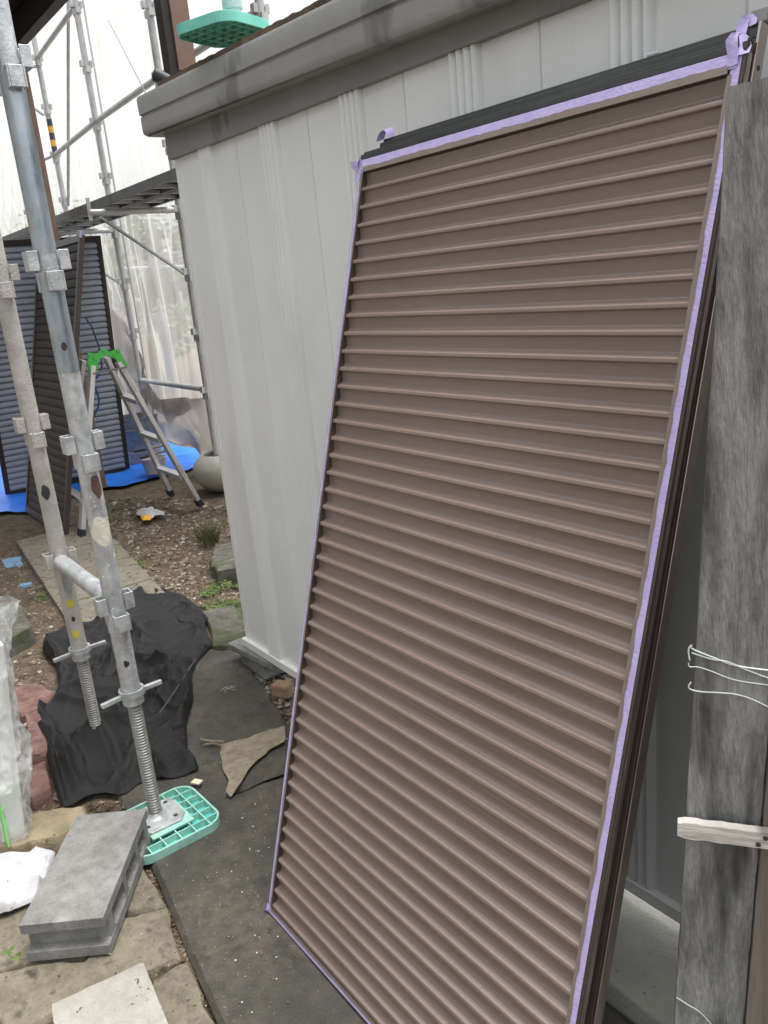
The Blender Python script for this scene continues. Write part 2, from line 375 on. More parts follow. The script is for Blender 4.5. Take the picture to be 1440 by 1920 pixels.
# left return of the eave
for i, y in enumerate((1.17, 2.02)):
    for q, (yy, z) in enumerate(ep): mb.v.append(Vector((-2.785+(yy-1.152)*.5, y, 1.907+z)))
o = len(xe)*n
for j in range(n-1): mb.f.append((o+j, o+j+1, o+n+j+1, o+n+j))
mb.add([(-2.76, 1.165, 1.9), (.3, 1.165, 1.79), (.3, 2.0, 1.79), (-2.76, 2.0, 1.9)], [(0, 1, 2, 3)])
mb.build('eave', mat('shed_eave', (.25, .25, .24), (.31, .31, .3), 3, .45, 0, .3, 400, c3=(.17, .17, .165), s3=7, t3=(.58, .64), stretch=(1, 1, .4)), shed, True)
mb = MB(); mb.hexa([(-2.78, 1.2, 1.99), (.3, 1.2, 1.87), (.3, 2.02, 1.85), (-2.78, 2.02, 1.97), (-2.78, 1.2, 2.018), (.3, 1.2, 1.895), (.3, 2.02, 1.875), (-2.78, 2.02, 1.995)])
mb.build('roof', fasc, shed)
for x in (-2.66, -1.6, -.4): MB().box((x, WALLY+.08, .035), (.19, .2, .09)).build('footing', concrete, shed, bevel=.006)
# plate under the shed corner
tag(MB().box((-2.66, WALLY+.02, .062), (.3, .1, .028), Matrix.Rotation(R_(6), 3, 'Z')).build('concrete_plate', concrete, None, bevel=.004), 'thin grey concrete plate sticking out under the left corner of the shed', 'concrete plate')
tag(MB().box(G(530, 1292, .02), (.07, .05, .05), Matrix.Rotation(R_(30), 3, 'Z')).build('brick', mat('tan_brick', (.24, .16, .1), (.34, .24, .15), 20, .9, 0, 1, 90), None, bevel=.008), 'small tan brick lying in the gravel beneath the shed edge', 'brick')
# concrete slab in the gap at the right
mb = MB(); mb.hexa([(-1.15, 1.02, -.03), (-.2, 1.02, -.03), (-.2, 1.262, -.03), (-1.15, 1.262, -.03), (-1.15, 1.04, .03), (-.2, 1.02, .03), (-.2, 1.262, .03), (-1.15, 1.262, .03)])
tag(mb.build('foundation_slab', plinthm, None, bevel=.006), 'pale concrete slab at the foot of the shed, seen in the gap beside the fence', 'slab')
# ================================================================ SHUTTER PANELS
LEAN = R_(16); DV = Vector((0, math.sin(LEAN), math.cos(LEAN))); NW = Vector((0, -math.cos(LEAN), math.sin(LEAN)))
P0 = Vector((-1.503, .626, .0))
class Panel:
    def __init__(s, P, U, V, W, root): s.P, s.U, s.V, s.W, s.root = P, U, V, W, root
    def T(s, u_, v_, w_): return s.P+s.U*u_+s.V*v_+s.W*w_
    def box(s, mb, u0, u1, v0, v1, w0, w1):
        T = s.T; mb.hexa([T(u0, v0, w0), T(u1, v0, w0), T(u1, v0, w1), T(u0, v0, w1), T(u0, v1, w0), T(u1, v1, w0), T(u1, v1, w1), T(u0, v1, w1)])
    def strip(s, mb, a, b_, inner, outer, w_, n=240, jag=0, jside='inner', axis='v', seed=0, th=.0003):
        T = s.T; o = len(mb.v)
        for i in range(n+1):
            t = a+(b_-a)*i/n
            j = jag*noise.fractal(Vector((t*22, seed, 0)), .9, 2, 5)+jag*.9*N(t*3.1, seed+5)
            i_, o_ = inner, outer
            sgn = 1 if outer > inner else -1
            if jside == 'inner': i_ = inner+sgn*j
            else: o_ = outer+sgn*j
            for q in (i_, o_): mb.v.append(T(q, t, w_) if axis == 'v' else T(t, q, w_))
        for i in range(n): k2 = o+2*i; mb.f.append((k2, k2+1, k2+3, k2+2))
W_, H_ = .858, 1.717
p1 = empty('shutter_panel', P0, 'brown slatted shutter panel edged with purple masking tape leaning on the shed, nearest one', 'shutter')
pn = Panel(P0, Vector((1, 0, 0)), DV, NW, p1)
v0, v1 = .028, 1.674; u0, u1 = .016, .837
# slats: one continuous pressed sheet
ns = 44; pitch = (v1-v0)/ns
pr = [(0, -.0015), (.015, -.0080), (.04, -.0086), (.50, -.0132), (.56, -.0132), (.62, -.0118), (.72, -.0086), (.735, -.0078), (.80, -.0028), (.815, -.0020), (.85, -.0018), (.955, -.0016), (.985, -.0018), (1.0, -.0026)]
# order from top of each slat downwards
mb = MB(); rows = []
for s_ in range(ns):
    top = v1-s_*pitch
    for t, d in pr[1:]: rows.append((top-(t)*pitch, d))
    rows.append((top-pitch-.0003, -.0060))
nu = 60
for j, (vv, ww) in enumerate(rows):
    for i in range(nu+1):
        uu = u0+(u1-u0)*i/nu
        wob = .0005*N(uu*2.3, vv*1.7, 4)+.00025*N(uu*9, vv*3, 8)
        mb.v.append(pn.T(uu, vv+.0008*N(uu*3, vv*5), ww+wob))
for j in range(len(rows)-1):
    for i in range(nu): a = j*(nu+1)+i; mb.f.append((a, a+nu+1, a+nu+2, a+1))
sl = mb.build('slats', slatp, p1, True)
sl.data.set_sharp_from_angle(angle=R_(60))
mb = MB(); pn.box(mb, u0, u1, v0, v1, -.0156, -.0146); mb.build('back_sheet', darkframe, p1)
mb = MB()
pn.box(mb, 0, u0, 0, 1.6998, -.0155, 0); pn.box(mb, u1, W_, 0, 1.6998, -.0055, 0)
pn.box(mb, u0, u1, 0, v0, -.0155, -.0004); pn.box(mb, u0, u1, v1, 1.6998, -.0155, -.0004)
fr1 = mb.build('frame', darkframe, p1, bevel=.0008)
mb = MB(); pn.box(mb, u1, W_-.0005, 0, H_-.008, -.0155, -.0058)
mb.build('edge_channel', bronze, p1, bevel=.0008)
mb = MB(); pn.box(mb, 0, W_, 1.7, H_-.006, -.0155, .001); pn.box(mb, 0.004, W_, H_-.0058, H_, -.013, -.003)
mb.build('top_rail', blackrail, p1, bevel=.001)
mb = MB()
pn.strip(mb, .03, 1.672, u0, .0098, .0016, jag=.0028, jside='outer', seed=1)
pn.strip(mb, .03, 1.672, u1, .8435, .0016, jag=.0026, jside='outer', seed=2)
pn.strip(mb, u0, u1, v1, 1.6845, .0026, jag=.0026, jside='outer', axis='u', seed=3)
pn.strip(mb, u0, u1, v0, .020, .0016, jag=.0012, jside='outer', axis='u', seed=4)
mb.build('painted_border', paintrim, fr1)
mb = MB()
pn.strip(mb, .012, 1.7, .0150, .0025, .0009, seed=1); pn.strip(mb, .012, 1.7, .840, .8535, .0009, seed=2)
pn.strip(mb, .004, .848, 1.679, 1.699, .0021, axis='u', seed=3)
pn.strip(mb, .004, .848, .025, .013, .0011, axis='u', seed=4)
mb.build('masking_tape', tape, fr1)
# loose tape ends
def ribbon(pts, wv, wid=.018, th=.0004):
    mb = MB(); o = 0
    for i, p in enumerate(pts):
        ww = Vector(wv[i] if isinstance(wv, list) else wv).normalized()*wid/2
        mb.v += [Vector(p)-ww, Vector(p), Vector(p)+ww+Vector((0, 0, .001))]
    for i in range(len(pts)-1):
        for q in (0, 1): a = 3*i+q; mb.f.append((a, a+1, a+4, a+3))
    return mb
T = pn.T
rb = ribbon([T(.843, 1.682, .0034), T(.842, 1.696, .004), T(.840, 1.706, .007), T(.839, 1.716, .009), T(.844, 1.722, .005), T(.851, 1.718, .0), T(.854, 1.706, -.002), T(.855, 1.694, .002)], [(1, 0, 0), (1, 0, 0), (1, .2, 0), (1, .6, .3), (1, .8, -.2), (.9, .6, -.6), (.8, .8, -.3), (1, .4, 0)], .015)
rb.build('tape_end', tape, p1, True)
rb = ribbon([T(.0, 1.66, .002), T(.002, 1.69, .003), T(.0, 1.7, .008), T(-.006, 1.695, .012), T(-.008, 1.68, .006)], [(1, 0, 0), (1, 0, .1), (1, .2, .4), (1, .3, -.3), (.8, .3, -.5)], .02)
rb.build('tape_end', tape, p1, True)
rb = ribbon([T(.006, .03, .002), T(.003, .012, .003), T(-.006, .012, .006), T(-.01, .03, .004)], [(1, 0, 0), (1, 0, .5), (.5, 0, 1), (.2, 0, 1)], .016)
rb.build('tape_end', tape, p1, True)
# second shutter behind
p2o = P0+NW*-.0185+Vector((.038, .022, 0))
p2 = empty('shutter_panel', p2o, 'second shutter panel sandwiched behind the taped one, showing black top rail and bronze edge', 'shutter')
L2 = LEAN-.013; DV2 = Vector((0, math.sin(L2), math.cos(L2))); NW2 = Vector((0, -math.cos(L2), math.sin(L2)))
pq = Panel(p2o, Vector((1, 0, 0)), DV2, NW2, p2)
mb = MB(); pq.box(mb, 0, .818, .0, 1.715, -.018, 0); mb.build('frame', darkframe, p2, bevel=.001)
mb = MB(); pq.box(mb, 0, .818, 1.716, 1.728, -.02, 0); pq.box(mb, 0.0, .818, 1.7285, 1.738, -.018, -.008); mb.build('top_rail', blackrail, p2, bevel=.001)
mb = MB(); pq.box(mb, .8185, .823, 0, 1.735, -.02, 0)
mb.build('edge_channel', bronze, p2, bevel=.001)
mb = MB(); mb.tube([pq.T(.823, 1.68, -.01), pq.T(.8235, 1.68, -.01)], .0035, 12); mb.build('screw_hole', black, p2)
mb = MB(); pq.box(mb, .798, .823, 1.7385, 1.757, -.024, -.01); mb.build('end_cap', mat('grey_cap', (.2, .2, .19), None, 20, .6), p2, bevel=.002)
mb = MB(); pq.box(mb, .64, .66, 1.7385, 1.745, -.016, -.009); mb.build('white_stopper', whitecl, p2, bevel=.003)
rb = ribbon([pq.T(.012+.018*math.cos(a), 1.735+.02*math.sin(a), -.004) for a in [math.pi*i/9 for i in range(10)]], (0, 1, .25), .022)
rb.build('tape_end', tape, p2, True)
rb = ribbon([pq.T(.799, 1.722, .004), pq.T(.798, 1.735, .003), pq.T(.801, 1.748, 0), pq.T(.805, 1.742, -.004), pq.T(.807, 1.734, -.003)], [(1, .2, 0), (1, .5, 0), (.6, 1, 0), (1, .6, 0), (1, 0, 0)], .014)
rb.build('tape_end', tape, p2, True)
# ================================================================ FENCE at the right
FU = Vector((.814, .581, 0)).normalized(); FN = Vector((FU[1], -FU[0], 0))
fb = Vector((-.555, .8757, 0)); lean = .035
def FT(u_, z, w_=0.0): return fb+FU*(u_+(z-1.126)*.036)+FN*w_+Vector((0, 0, z))
fence = empty('board_fence', FT(.05, 0), 'weathered grey vertical board fence beside the shutter with a bleached cleat across it', 'fence')
def board(ua, ub, z0, z1, w0, w1, nm, m, topslope=0, wav=.0015, seed=0):
    mb = MB(); nz = 60
    for k2 in range(nz+1):
        for (uu, ww) in ((ua, w0), (ub, w0), (ub, w1), (ua, w1)):
            zt = z1+(topslope*(uu-ua)); z = z0+(zt-z0)*k2/nz
            mb.v.append(FT(uu+wav*noise.fractal(Vector((z*9, uu*5, seed)), 1, 2, 4), z, ww+.0006*N(z*20, uu*30, seed)))
    for k2 in range(nz):
        for q in range(4): a = 4*k2+q; b2 = 4*k2+(q+1) % 4; mb.f.append((a, b2, b2+4, a+4))
    mb.f += [(3, 2, 1, 0), tuple(4*nz+q for q in range(4))]
    return mb.build(nm, m, fence)
def onboard(px, py, w_=.016):
    d = ray(px, py); p0 = FT(0, 1, w_); return EYE+d*((p0-EYE).dot(FN)/d.dot(FN))
ZC = onboard(1340, 1558, .03)[2]; ZB = onboard(1425, 1332, .02)[2]
board(0, .092, .0, 1.556, 0, .014, 'board', wood_g, 0.1, seed=1)
board(.0935, .19, .0, 1.568, -.006, .008, 'board', wood_g, .05, seed=3)
for q in range(4): board(.192+.11*q, .30+.11*q, .0, 1.59-.01*(q % 2), -.006, .008, 'board', wood_g, .05, seed=5+q)
board(.094, .15, .0, ZB, .0095, .024, 'batten', wood_b, -.15, seed=8)

mb = MB(); nz = 24
for k2 in range(nz+1):
    uu = -.012+.19*k2/nz; zc = ZC
    hh = .0125+.002*N(uu*60, 1)+(.001 if k2 else -.002)
    for z, ww in ((zc-hh, .0255), (zc+hh, .0255), (zc+hh-.002, .036), (zc-hh+.0015, .037+.001*N(uu*60, 3))): mb.v.append(FT(uu, z-.02*uu, ww))
for k2 in range(nz):
    for q in range(4): a = 4*k2+q; b2 = 4*k2+(q+1) % 4; mb.f.append((a, a+4, b2+4, b2))
mb.f += [(0, 1, 2, 3), tuple(4*nz+q for q in range(4))[::-1]]
cleat = mb.build('cleat', wood_c, fence)
for uu, z in ((.096, ZC+.003), (.088, ZC-.008)): MB().tube([FT(uu, z, .0365), FT(uu, z, .0385)], .0032, 10).build('nail', black, cleat)
def wire(pxs, label, rad=.0011, group=None):
    pts = [onboard(*p) for p in pxs]; sm = []
    for i in range(len(pts)-1):
        a0 = pts[max(i-1, 0)]; a1 = pts[i]; a2 = pts[i+1]; a3 = pts[min(i+2, len(pts)-1)]
        for q in range(6):
            t = q/6; sm.append(.5*((2*a1)+(a2-a0)*t+(2*a0-5*a1+4*a2-a3)*t*t+(3*a1-a0-3*a2+a3)*t**3))
    sm.append(pts[-1]); return tag(MB().tube(sm, rad, 8).build('wire', wirem, None, True), label, 'wire')
wire([(1293, 1238), (1291, 1218), (1297, 1210), (1299, 1217), (1340, 1234), (1372, 1246), (1410, 1253), (1470, 1260)], 'topmost pale green wire looped round the edge of the fence board')
wire([(1297, 1224), (1335, 1236), (1365, 1241), (1405, 1258), (1470, 1282)], 'pale green wire crossing just under the topmost one on the fence board')
wire([(1291, 1243), (1293, 1250), (1310, 1251), (1335, 1259), (1368, 1272), (1400, 1279), (1470, 1288)], 'thin white wire under the two crossing green wires on the fence board', .0008)
wire([(1296, 1279), (1291, 1287), (1296, 1293), (1315, 1297), (1350, 1299), (1380, 1302), (1412, 1312), (1470, 1340)], 'lowest of four wires round the middle of the fence board, hooked at left', .001)
wire([(1268, 1870), (1290, 1884), (1315, 1900), (1345, 1935)], 'white wire running down across the bottom of the fence board', .001)
bp = onboard(1327, 628); bp = atY(1328, 628, 1.19)
def hb(p, r0): return p+Vector((0, -.03*(1-r0**3)+.008*noise.fractal(p*22, 1, 2, 4), 0))
mb, _ = sheet([atY(1306, 612, 1.2), atY(1318, 597, 1.2), atY(1340, 592, 1.2), atY(1352, 600, 1.2), atY(1352, 668, 1.2), atY(1318, 667, 1.2), atY(1310, 650, 1.2)], hb, 12, 60, .006)
tag(mb.build('foam_pad', black, None, True), 'ragged black foam pad wedged between shutter edge and shed wall', 'foam pad')
# ================================================================ NEAR SCAFFOLD
def ubracket(mb, c, dirv, zc, h=.044, dep=.024, wid=.038, th=.004):
    d = Vector(dirv); s_ = Vector((-d[1], d[0], 0)); c = Vector((c[0], c[1], zc))
    r0 = .0225
    for sg in (-1, 1):
        a = c+d*r0+s_*sg*(wid/2-th/2); b2 = c+d*(r0+dep)+s_*sg*(wid/2-th/2); mid = (a+b2)/2
        rot = Matrix((d, s_, Vector((0, 0, 1)))).transposed(); mb.box(mid, (dep, th, h), rot)
    rot = Matrix((d, s_, Vector((0, 0, 1)))).transposed(); mb.box(c+d*(r0+dep-th/2), (th, wid-2*th-.0004, h-.0006), rot)
def pole(name, x, y, z0, z1, pockets, label, mtop, group, rad=.0243, far=False):
    root = empty(name, (x, y, z0), label, 'scaffold pole', group)
    MB().tube([(x, y, z0), (x, y, z1)], rad, 28 if not far else 14).build('pipe', mtop, root, True)
    for pz in pockets:
        mb = MB()
        ubracket(mb, (x, y), (0, 1, 0), pz+.012); ubracket(mb, (x, y), (0, -1, 0), pz+.012)
        ubracket(mb, (x, y), (1, 0, 0), pz-.034); ubracket(mb, (x, y), (-1, 0, 0), pz-.034)
        mb.build('wedge_pocket', mtop if far else (galv if mtop != galv_warm else galv_warm), root, bevel=0 if far else .0015)
    return root
AX, AY = -2.006, .562; BX, BY = -2.52, .574
pa = pole('scaffold_pole', AX, AY, .412, 2.7, [.655, 1.07, 1.489, 1.904], 'shiny galvanised scaffold pole standing on the teal jack pad, nearest of the two at left', galv, 'near scaffold poles')
MB().tube([(AX, AY, 1.25), (AX, AY, 1.47)], .0249, 28).build('sleeve', galv_blue, pa, True)
MB().tube([(AX, AY, 1.515), (AX, AY, 1.88)], .0247, 28).build('sleeve', galv_blue, pa, True)
def jack(x, y, ztop, zbase, plate=True, label=''):
    root = empty('screw_jack', (x, y, zbase), label, 'screw jack', 'screw jacks')
    prof = []; z = zbase+.01
    while z < ztop: prof += [(.0155, z), (.0185, z+.0028), (.0185, z+.0042), (.0155, z+.007)]; z += .0082
    MB().lathe((x, y, 0), prof, 24).build('screw_rod', steel, root, True)
    zn = ztop
    nut = MB().lathe((x, y, 0), [(.0245, zn-.03), (.0275, zn-.028), (.0275, zn-.008), (.033, zn-.005), (.033, zn+.012), (.0265, zn+.012), (.0255, zn)], 24).build('nut', galv, root, True)
    d = Vector((-.1, .99, .0)).normalized()
    for sg in (-1, 1): MB().beam(Vector((x, y, zn-.002))+d*sg*.031, Vector((x, y, zn-.004))+d*sg*.085, .012, .012).build('handle', galv, nut, bevel=.002)
    return root
pcx, pcy = -1.985, .575
ja = jack(AX, AY, .412, .033, label='screw jack with steel base plate on the teal pad, foot of the nearest scaffold pole')
prot = Matrix.Rotation(R_(0), 3, 'Z')
mb = MB(); pts = [(-.062, -.06), (.045, -.066), (.066, -.04), (.066, .045), (.04, .066), (-.055, .062)]
vs = [(AX+a+.004, AY+c, .0325) for a, c in pts]+[(AX+a+.004, AY+c, .037) for a, c in pts]
mb.add(vs, [tuple(range(5, -1, -1)), tuple(range(6, 12))]+[(i, (i+1) % 6, 6+(i+1) % 6, 6+i) for i in range(6)])
bpl = mb.build('base_plate', galv, ja, bevel=.001)
for a, c in ((-.04, -.035), (.04, -.038), (.042, .04), (-.035, .042)): MB().lathe((AX+a, AY+c, 0), [(.0001, .0376), (.0065, .0376)], 12).build('bolt_hole', black, bpl)
MB().lathe((AX, AY, 0), [(.03, .037), (.022, .043), (.019, .051)], 24).build('weld', galv, ja, True)
def rrect(hx, hy, r0, n=7):
    o = []
    for cx, cy, a0 in ((hx-r0, hy-r0, 0), (-hx+r0, hy-r0, 90), (-hx+r0, -hy+r0, 180), (hx-r0, -hy+r0, 270)):
        for k2 in range(n+1): a = R_(a0+90*k2/n); o.append((cx+r0*math.cos(a), cy+r0*math.sin(a)))
    return o
def pad(c, ang, hx, hy, z0, label, m_rim, m_in, holes=True, flip=False):
    root = empty('jack_pad', (c[0], c[1], z0), label, 'jack pad', 'teal jack pads'); rt = Matrix.Rotation(ang, 3, 'Z'); H = .026
    def W(x, y, z): q = rt @ Vector((x, y, 0)); return (c[0]+q[0], c[1]+q[1], z0+z)
    po = rrect(hx, hy, .05); pi = rrect(hx-.006, hy-.006, .044); n = len(po); mb = MB()
    mb.add([W(*p, 0) for p in po]+[W(*p, H) for p in po]+[W(*p, H) for p in pi]+[W(*p, 0) for p in pi],
           [f for i in range(n) for j in [(i+1) % n] for f in ((i, j, n+j, n+i), (n+i, n+j, 2*n+j, 2*n+i), (2*n+i, 2*n+j, 3*n+j, 3*n+i), (3*n+i, 3*n+j, j, i))])
    mb.build('rim', m_rim, root, bevel=.001)
    mb = MB(); zf = .006 if not flip else H-.006
    mb.add([W(*p, zf-.003) for p in pi]+[W(*p, zf) for p in pi], [tuple(range(n))[::-1], tuple(range(n, 2*n))]); mb.build('floor', m_in, root)
    mb = MB(); ks = 6
    for k2 in range(1, ks):
        t = -1+2*k2/ks
        lx = (hx-.007) if abs(t) < .7 else hx-.02; ly = (hy-.007) if abs(t) < .7 else hy-.02
        q = W(t*hx, 0, H/2+.001); mb.box(q, (.0035, 2*ly, H-.006), rt)
        q = W(0, t*hy, H/2+.002); mb.box(q, (2*lx, .0035, H-.006), rt)
    mb.build('rib_grid', m_rim, root)
    if not flip:
        mb = MB(); mb.box(W(0, 0, H-.001), (.125, .12, .004), rt); mb.build('centre_plate', teal_pale, root)
    return root
pad((pcx+.005, pcy), R_(2), .118, .125, .004, 'pale teal plastic lattice pad on the path under the nearest screw jack', teal_pale, teal_in)
pbp = pole('scaffold_pole', BX, BY, .36, 2.7, [.655, 1.07, 1.489, 1.904], 'dull grey scaffold pole with a black hole and yellow marks, rising from the black cloth', galv_warm, 'near scaffold poles')
jack(BX, BY, .36, .02, label='dark screw jack rising out of the black cloth below the dull scaffold pole')
mb = MB()
def patch(x, y, z, rad, az_, dz, hw, n=14):   # daub on a pipe
    mb = MB(); vs = []; fs = []; nn = 16; rr = 5
    vs.append((x+rad*math.cos(az_), y+rad*math.sin(az_), z))
    for k2 in range(1, rr+1):
        for i in range(nn):
            a = 2*math.pi*i/nn; q = k2/rr*(1+.28*N(math.cos(a)*1.5, math.sin(a)*1.5, z*17))
            aa = az_+hw*q*math.cos(a)/rad; vs.append((x+rad*math.cos(aa), y+rad*math.sin(aa), z+dz*q*math.sin(a)))
    fs += [(0, 1+i, 1+(i+1) % nn) for i in range(nn)]
    for k2 in range(rr-1):
        for i in range(nn): a = 1+k2*nn+i; b2 = 1+k2*nn+(i+1) % nn; fs.append((a, a+nn, b2+nn, b2))
    return mb.add(vs, fs)
azc = math.atan2(-AY, -AX)
patch(AX, AY, .862, .0256, azc+.15, .034, .026).build('cream_paint_daub', cream, pa, True)
patch(AX, AY, .975, .0254, azc+.5, .03, .014).build('rust_patch', rust, pa, True)
patch(AX, AY, 1.31, .0262, azc, .009, .007).build('pin_hole', black, pa, True)
patch(AX, AY, .505, .0256, azc, .009, .007).build('pin_hole', black, pa, True)
azb = math.atan2(-BY, -BX)
patch(BX, BY, .88, .0256, azb-.1, .02, .012).build('rusted_hole', black, pbp, True)
patch(BX, BY, .475, .0256, azb, .008, .006).build('pin_hole', black, pbp, True)
patch(BX, BY, .525, .0256, azb, .014, .010).build('yellow_mark', yellowm, pbp, True)
patch(BX, BY, .425, .0256, azb-.1, .016, .010).build('yellow_mark', yellowm, pbp, True)
mb = MB(); random.seed(3)
for k2 in range(70):
    z = random.uniform(.45, .95); a = azc+random.uniform(-1.2, 1.2); ln = random.uniform(.002, .006); aa = random.uniform(-.2, .2)
    x0 = AX+.0247*math.cos(a); y0 = AY+.0247*math.sin(a)
    mb.tube([(x0, y0, z), (AX+.0249*math.cos(a+aa), AY+.0249*math.sin(a+aa), z+ln*random.uniform(-.6, .6))], .0008, 5)
o_ = mb.build('paint_spatter', flakem, pa); o_['kind'] = 'stuff'
lg = empty('scaffold_ledger', (BX+.04, BY, .66), 'short horizontal scaffold tube joining the two near poles at knee height', 'scaffold tube')
MB().tube([(BX+.03, BY-.01, .655), (BX+.035, BY-.01, .664), (BX+.05, BY-.01, .668), (AX-.05, AY, .668), (AX-.03, AY, .665)], [.012, .02, .0235, .0235, .018], 24).build('pipe', galv, lg, True)
MB().box((BX+.035, BY-.005, .62), (.012, .03, .09)).build('wedge', galv, lg, bevel=.002)
MB().box((AX-.037, AY-.002, .62), (.012, .03, .09)).build('wedge', galv, lg, bevel=.002)
# ================================================================ FAR SCAFFOLD
pz = [.71, 1.125, 1.54, 1.955, 2.37, 2.78, 3.195, 3.61, 4.03, 4.44]
FP = [(-8.6, 2.68), (-7.07, 2.57), (-5.62, 2.52)]
names = ['far scaffold pole with black and yellow striped tape, right of the brown post', 'far scaffold pole rising behind the stepladder, with ledgers on both sides', 'far scaffold pole half hidden by the left edge of the shed']
for i, (x, y) in enumerate(FP):
    po_ = pole('scaffold_pole', x, y, 0, 4.9, pz, names[i], galv_far, 'far scaffold poles', far=True)
    if i == 0:
        for q in range(3):
            MB().tube([(x, y, 2.98-q*.12), (x, y, 3.035-q*.12)], .0255, 14).build('yellow_stripe', orange, po_, True)
            MB().tube([(x, y, 3.037-q*.12), (x, y, 3.098-q*.12)], .0255, 14).build('dark_stripe', mat('stripe_dark', (.05, .05, .08), None, 9, .5), po_, True)
x, y = -4.2, 2.5
pole('scaffold_pole', x, y, 0, 4.9, pz, 'scaffold pole above the shed roof, right of the hanging teal pad', galv_far, 'far scaffold poles', far=True)
pole('scaffold_pole', -9.6, 2.6, 0, 4.2, [1.125, 1.54, 1.955, 2.37], 'dull pole far left behind the sheeting, above the grey louvred door', galv_warm, 'far scaffold poles', far=True)
def ledger(a, b_, z, label, rad=.0215):
    a = Vector((*a, z)); b_ = Vector((*b_, z)); d = (b_-a).normalized()
    root = empty('scaffold_ledger', a, label, 'scaffold tube', 'far scaffold ledgers')
    MB().tube([a+d*.03, b_-d*.03], rad, 14).build('pipe', galv_far, root, True)
    for p in (a+d*.045, b_-d*.045): MB().box(p-Vector((0, 0, .03)), (.03, .03, .09)).build('wedge', galv_far, root)
ledger(FP[0], FP[1], 2.79, 'horizontal scaffold tube between the two leftmost far poles, middle height')
ledger(FP[1], FP[2], 2.79, 'horizontal scaffold tube running up to the dark pipe tip above the shed roof')
ledger(FP[2], (-4.2, 2.5), 2.79, 'horizontal scaffold tube behind the shed roof')
ledger(FP[0], FP[1], 3.62, 'steep highest scaffold tube at top left of the picture')
ledger(FP[1], FP[2], .72, 'low horizontal scaffold tube above the drooping grey sheet')
ledger((-9.6, 2.6), FP[0], 2.79, 'scaffold tube left of the striped pole, seen on both sides of the brown post', .014)
ledger((-4.2, 2.5), (-2.8, 2.45), 3.2, 'scaffold tube crossing the sky right of the teal pad')
tag(MB().tube([atY(128, -60, 2.66), atY(128, 385, 2.66)], .014, 10).build('tie_rod', galv_far, None, True), 'thin upright rod hanging between the two leftmost far poles', 'rod')
tag(MB().tube([atY(203, 38, 2.4), atY(275, 178, 2.4)], .004, 6).build('rope', mat('rope_grey', (.35, .35, .34), None, 9, .7), None), 'thin slanting rope against the white sky', 'rope')
# companion ropes/mesh hems along the far poles
for i, (x, y) in enumerate(FP[1:]):
    pts = [(x+.06+.012*N(q*1.3, i), y+.04, .4+q*.25) for q in range(18)]
    tag(MB().tube(pts, .008, 6).build('sheet_cord', mat('cord', (.5, .5, .48), None, 9, .8), None, True), ['grey cord laced down beside the pole behind the ladder', 'grey cord laced beside the pole at the shed edge'][i], 'cord')
# platforms with brackets
def platform(z, xa, xb, ya, yb, label):
    root = empty('scaffold_platform', ((xa+xb)/2, ya, z), label, 'scaffold platform', 'scaffold platforms'); x = xa
    while x < xb-.1:
        x2 = min(x+1.5, xb)
        mb = MB()
        for yy in (ya+.02, yb-.02, (ya+yb)/2-.02, (ya+yb)/2+.02): MB().box(((x+x2)/2, yy, z), (x2-x-.02, .028, .05)).build('side_rail', mat('rail_dark', (.1, .1, .095), (.16, .16, .15), 9, .5, .4), root)
        q = x+.1
        while q < x2: MB().box((q, (ya+yb)/2, z-.012), (.03, yb-ya-.06, .02)).build('cross_bar', galv_far, root); q += .26
        mb = MB()
        for h0, h1 in ((ya+.036, (ya+yb)/2-.036), ((ya+yb)/2+.036, yb-.036)):
            mb.box(((x+x2)/2, (h0+h1)/2, z+.014), (x2-x-.04, h1-h0, .003))
        mb.build('deck_plate', mat('deck', (.2, .21, .2), (.3, .31, .3), 14, .5, .5, .6, 60), root)
        x = x2
def bracket(x, y, z, L_, label):
    root = empty('platform_bracket', (x, y, z), label, 'scaffold bracket', 'platform brackets')
    MB().tube([(x, y-.03, z), (x, y-L_, z)], .02, 12).build('arm', galv_far, root, True)
    MB().beam((x, y-.04, z-.42), (x, y-L_+.06, z-.03), .012, .034, (1, 0, 0)).build('brace', galv_far, root)
    MB().box((x, y-L_, z+.02), (.02, .02, .14)).build('end_stop', galv_far, root)
platform(2.03, -8.5, -4.3, 2.0, 2.44, 'long scaffold walkway seen from below, passing behind the shed')
for (x, y), lb in zip(FP, ['bracket hidden behind the brown post carrying the walkway', 'white bracket tube carrying the walkway above the louvred doors', 'triangular bracket under the walkway beside the shed']): bracket(x, y, 1.96, .62, lb)
platform(3.62, -8.7, -7.2, 2.02, 2.42, 'short upper scaffold walkway under the dark canopy at top left')
bracket(FP[0][0], FP[0][1], 3.55, .6, 'topmost bracket beside the dark canopy corner')
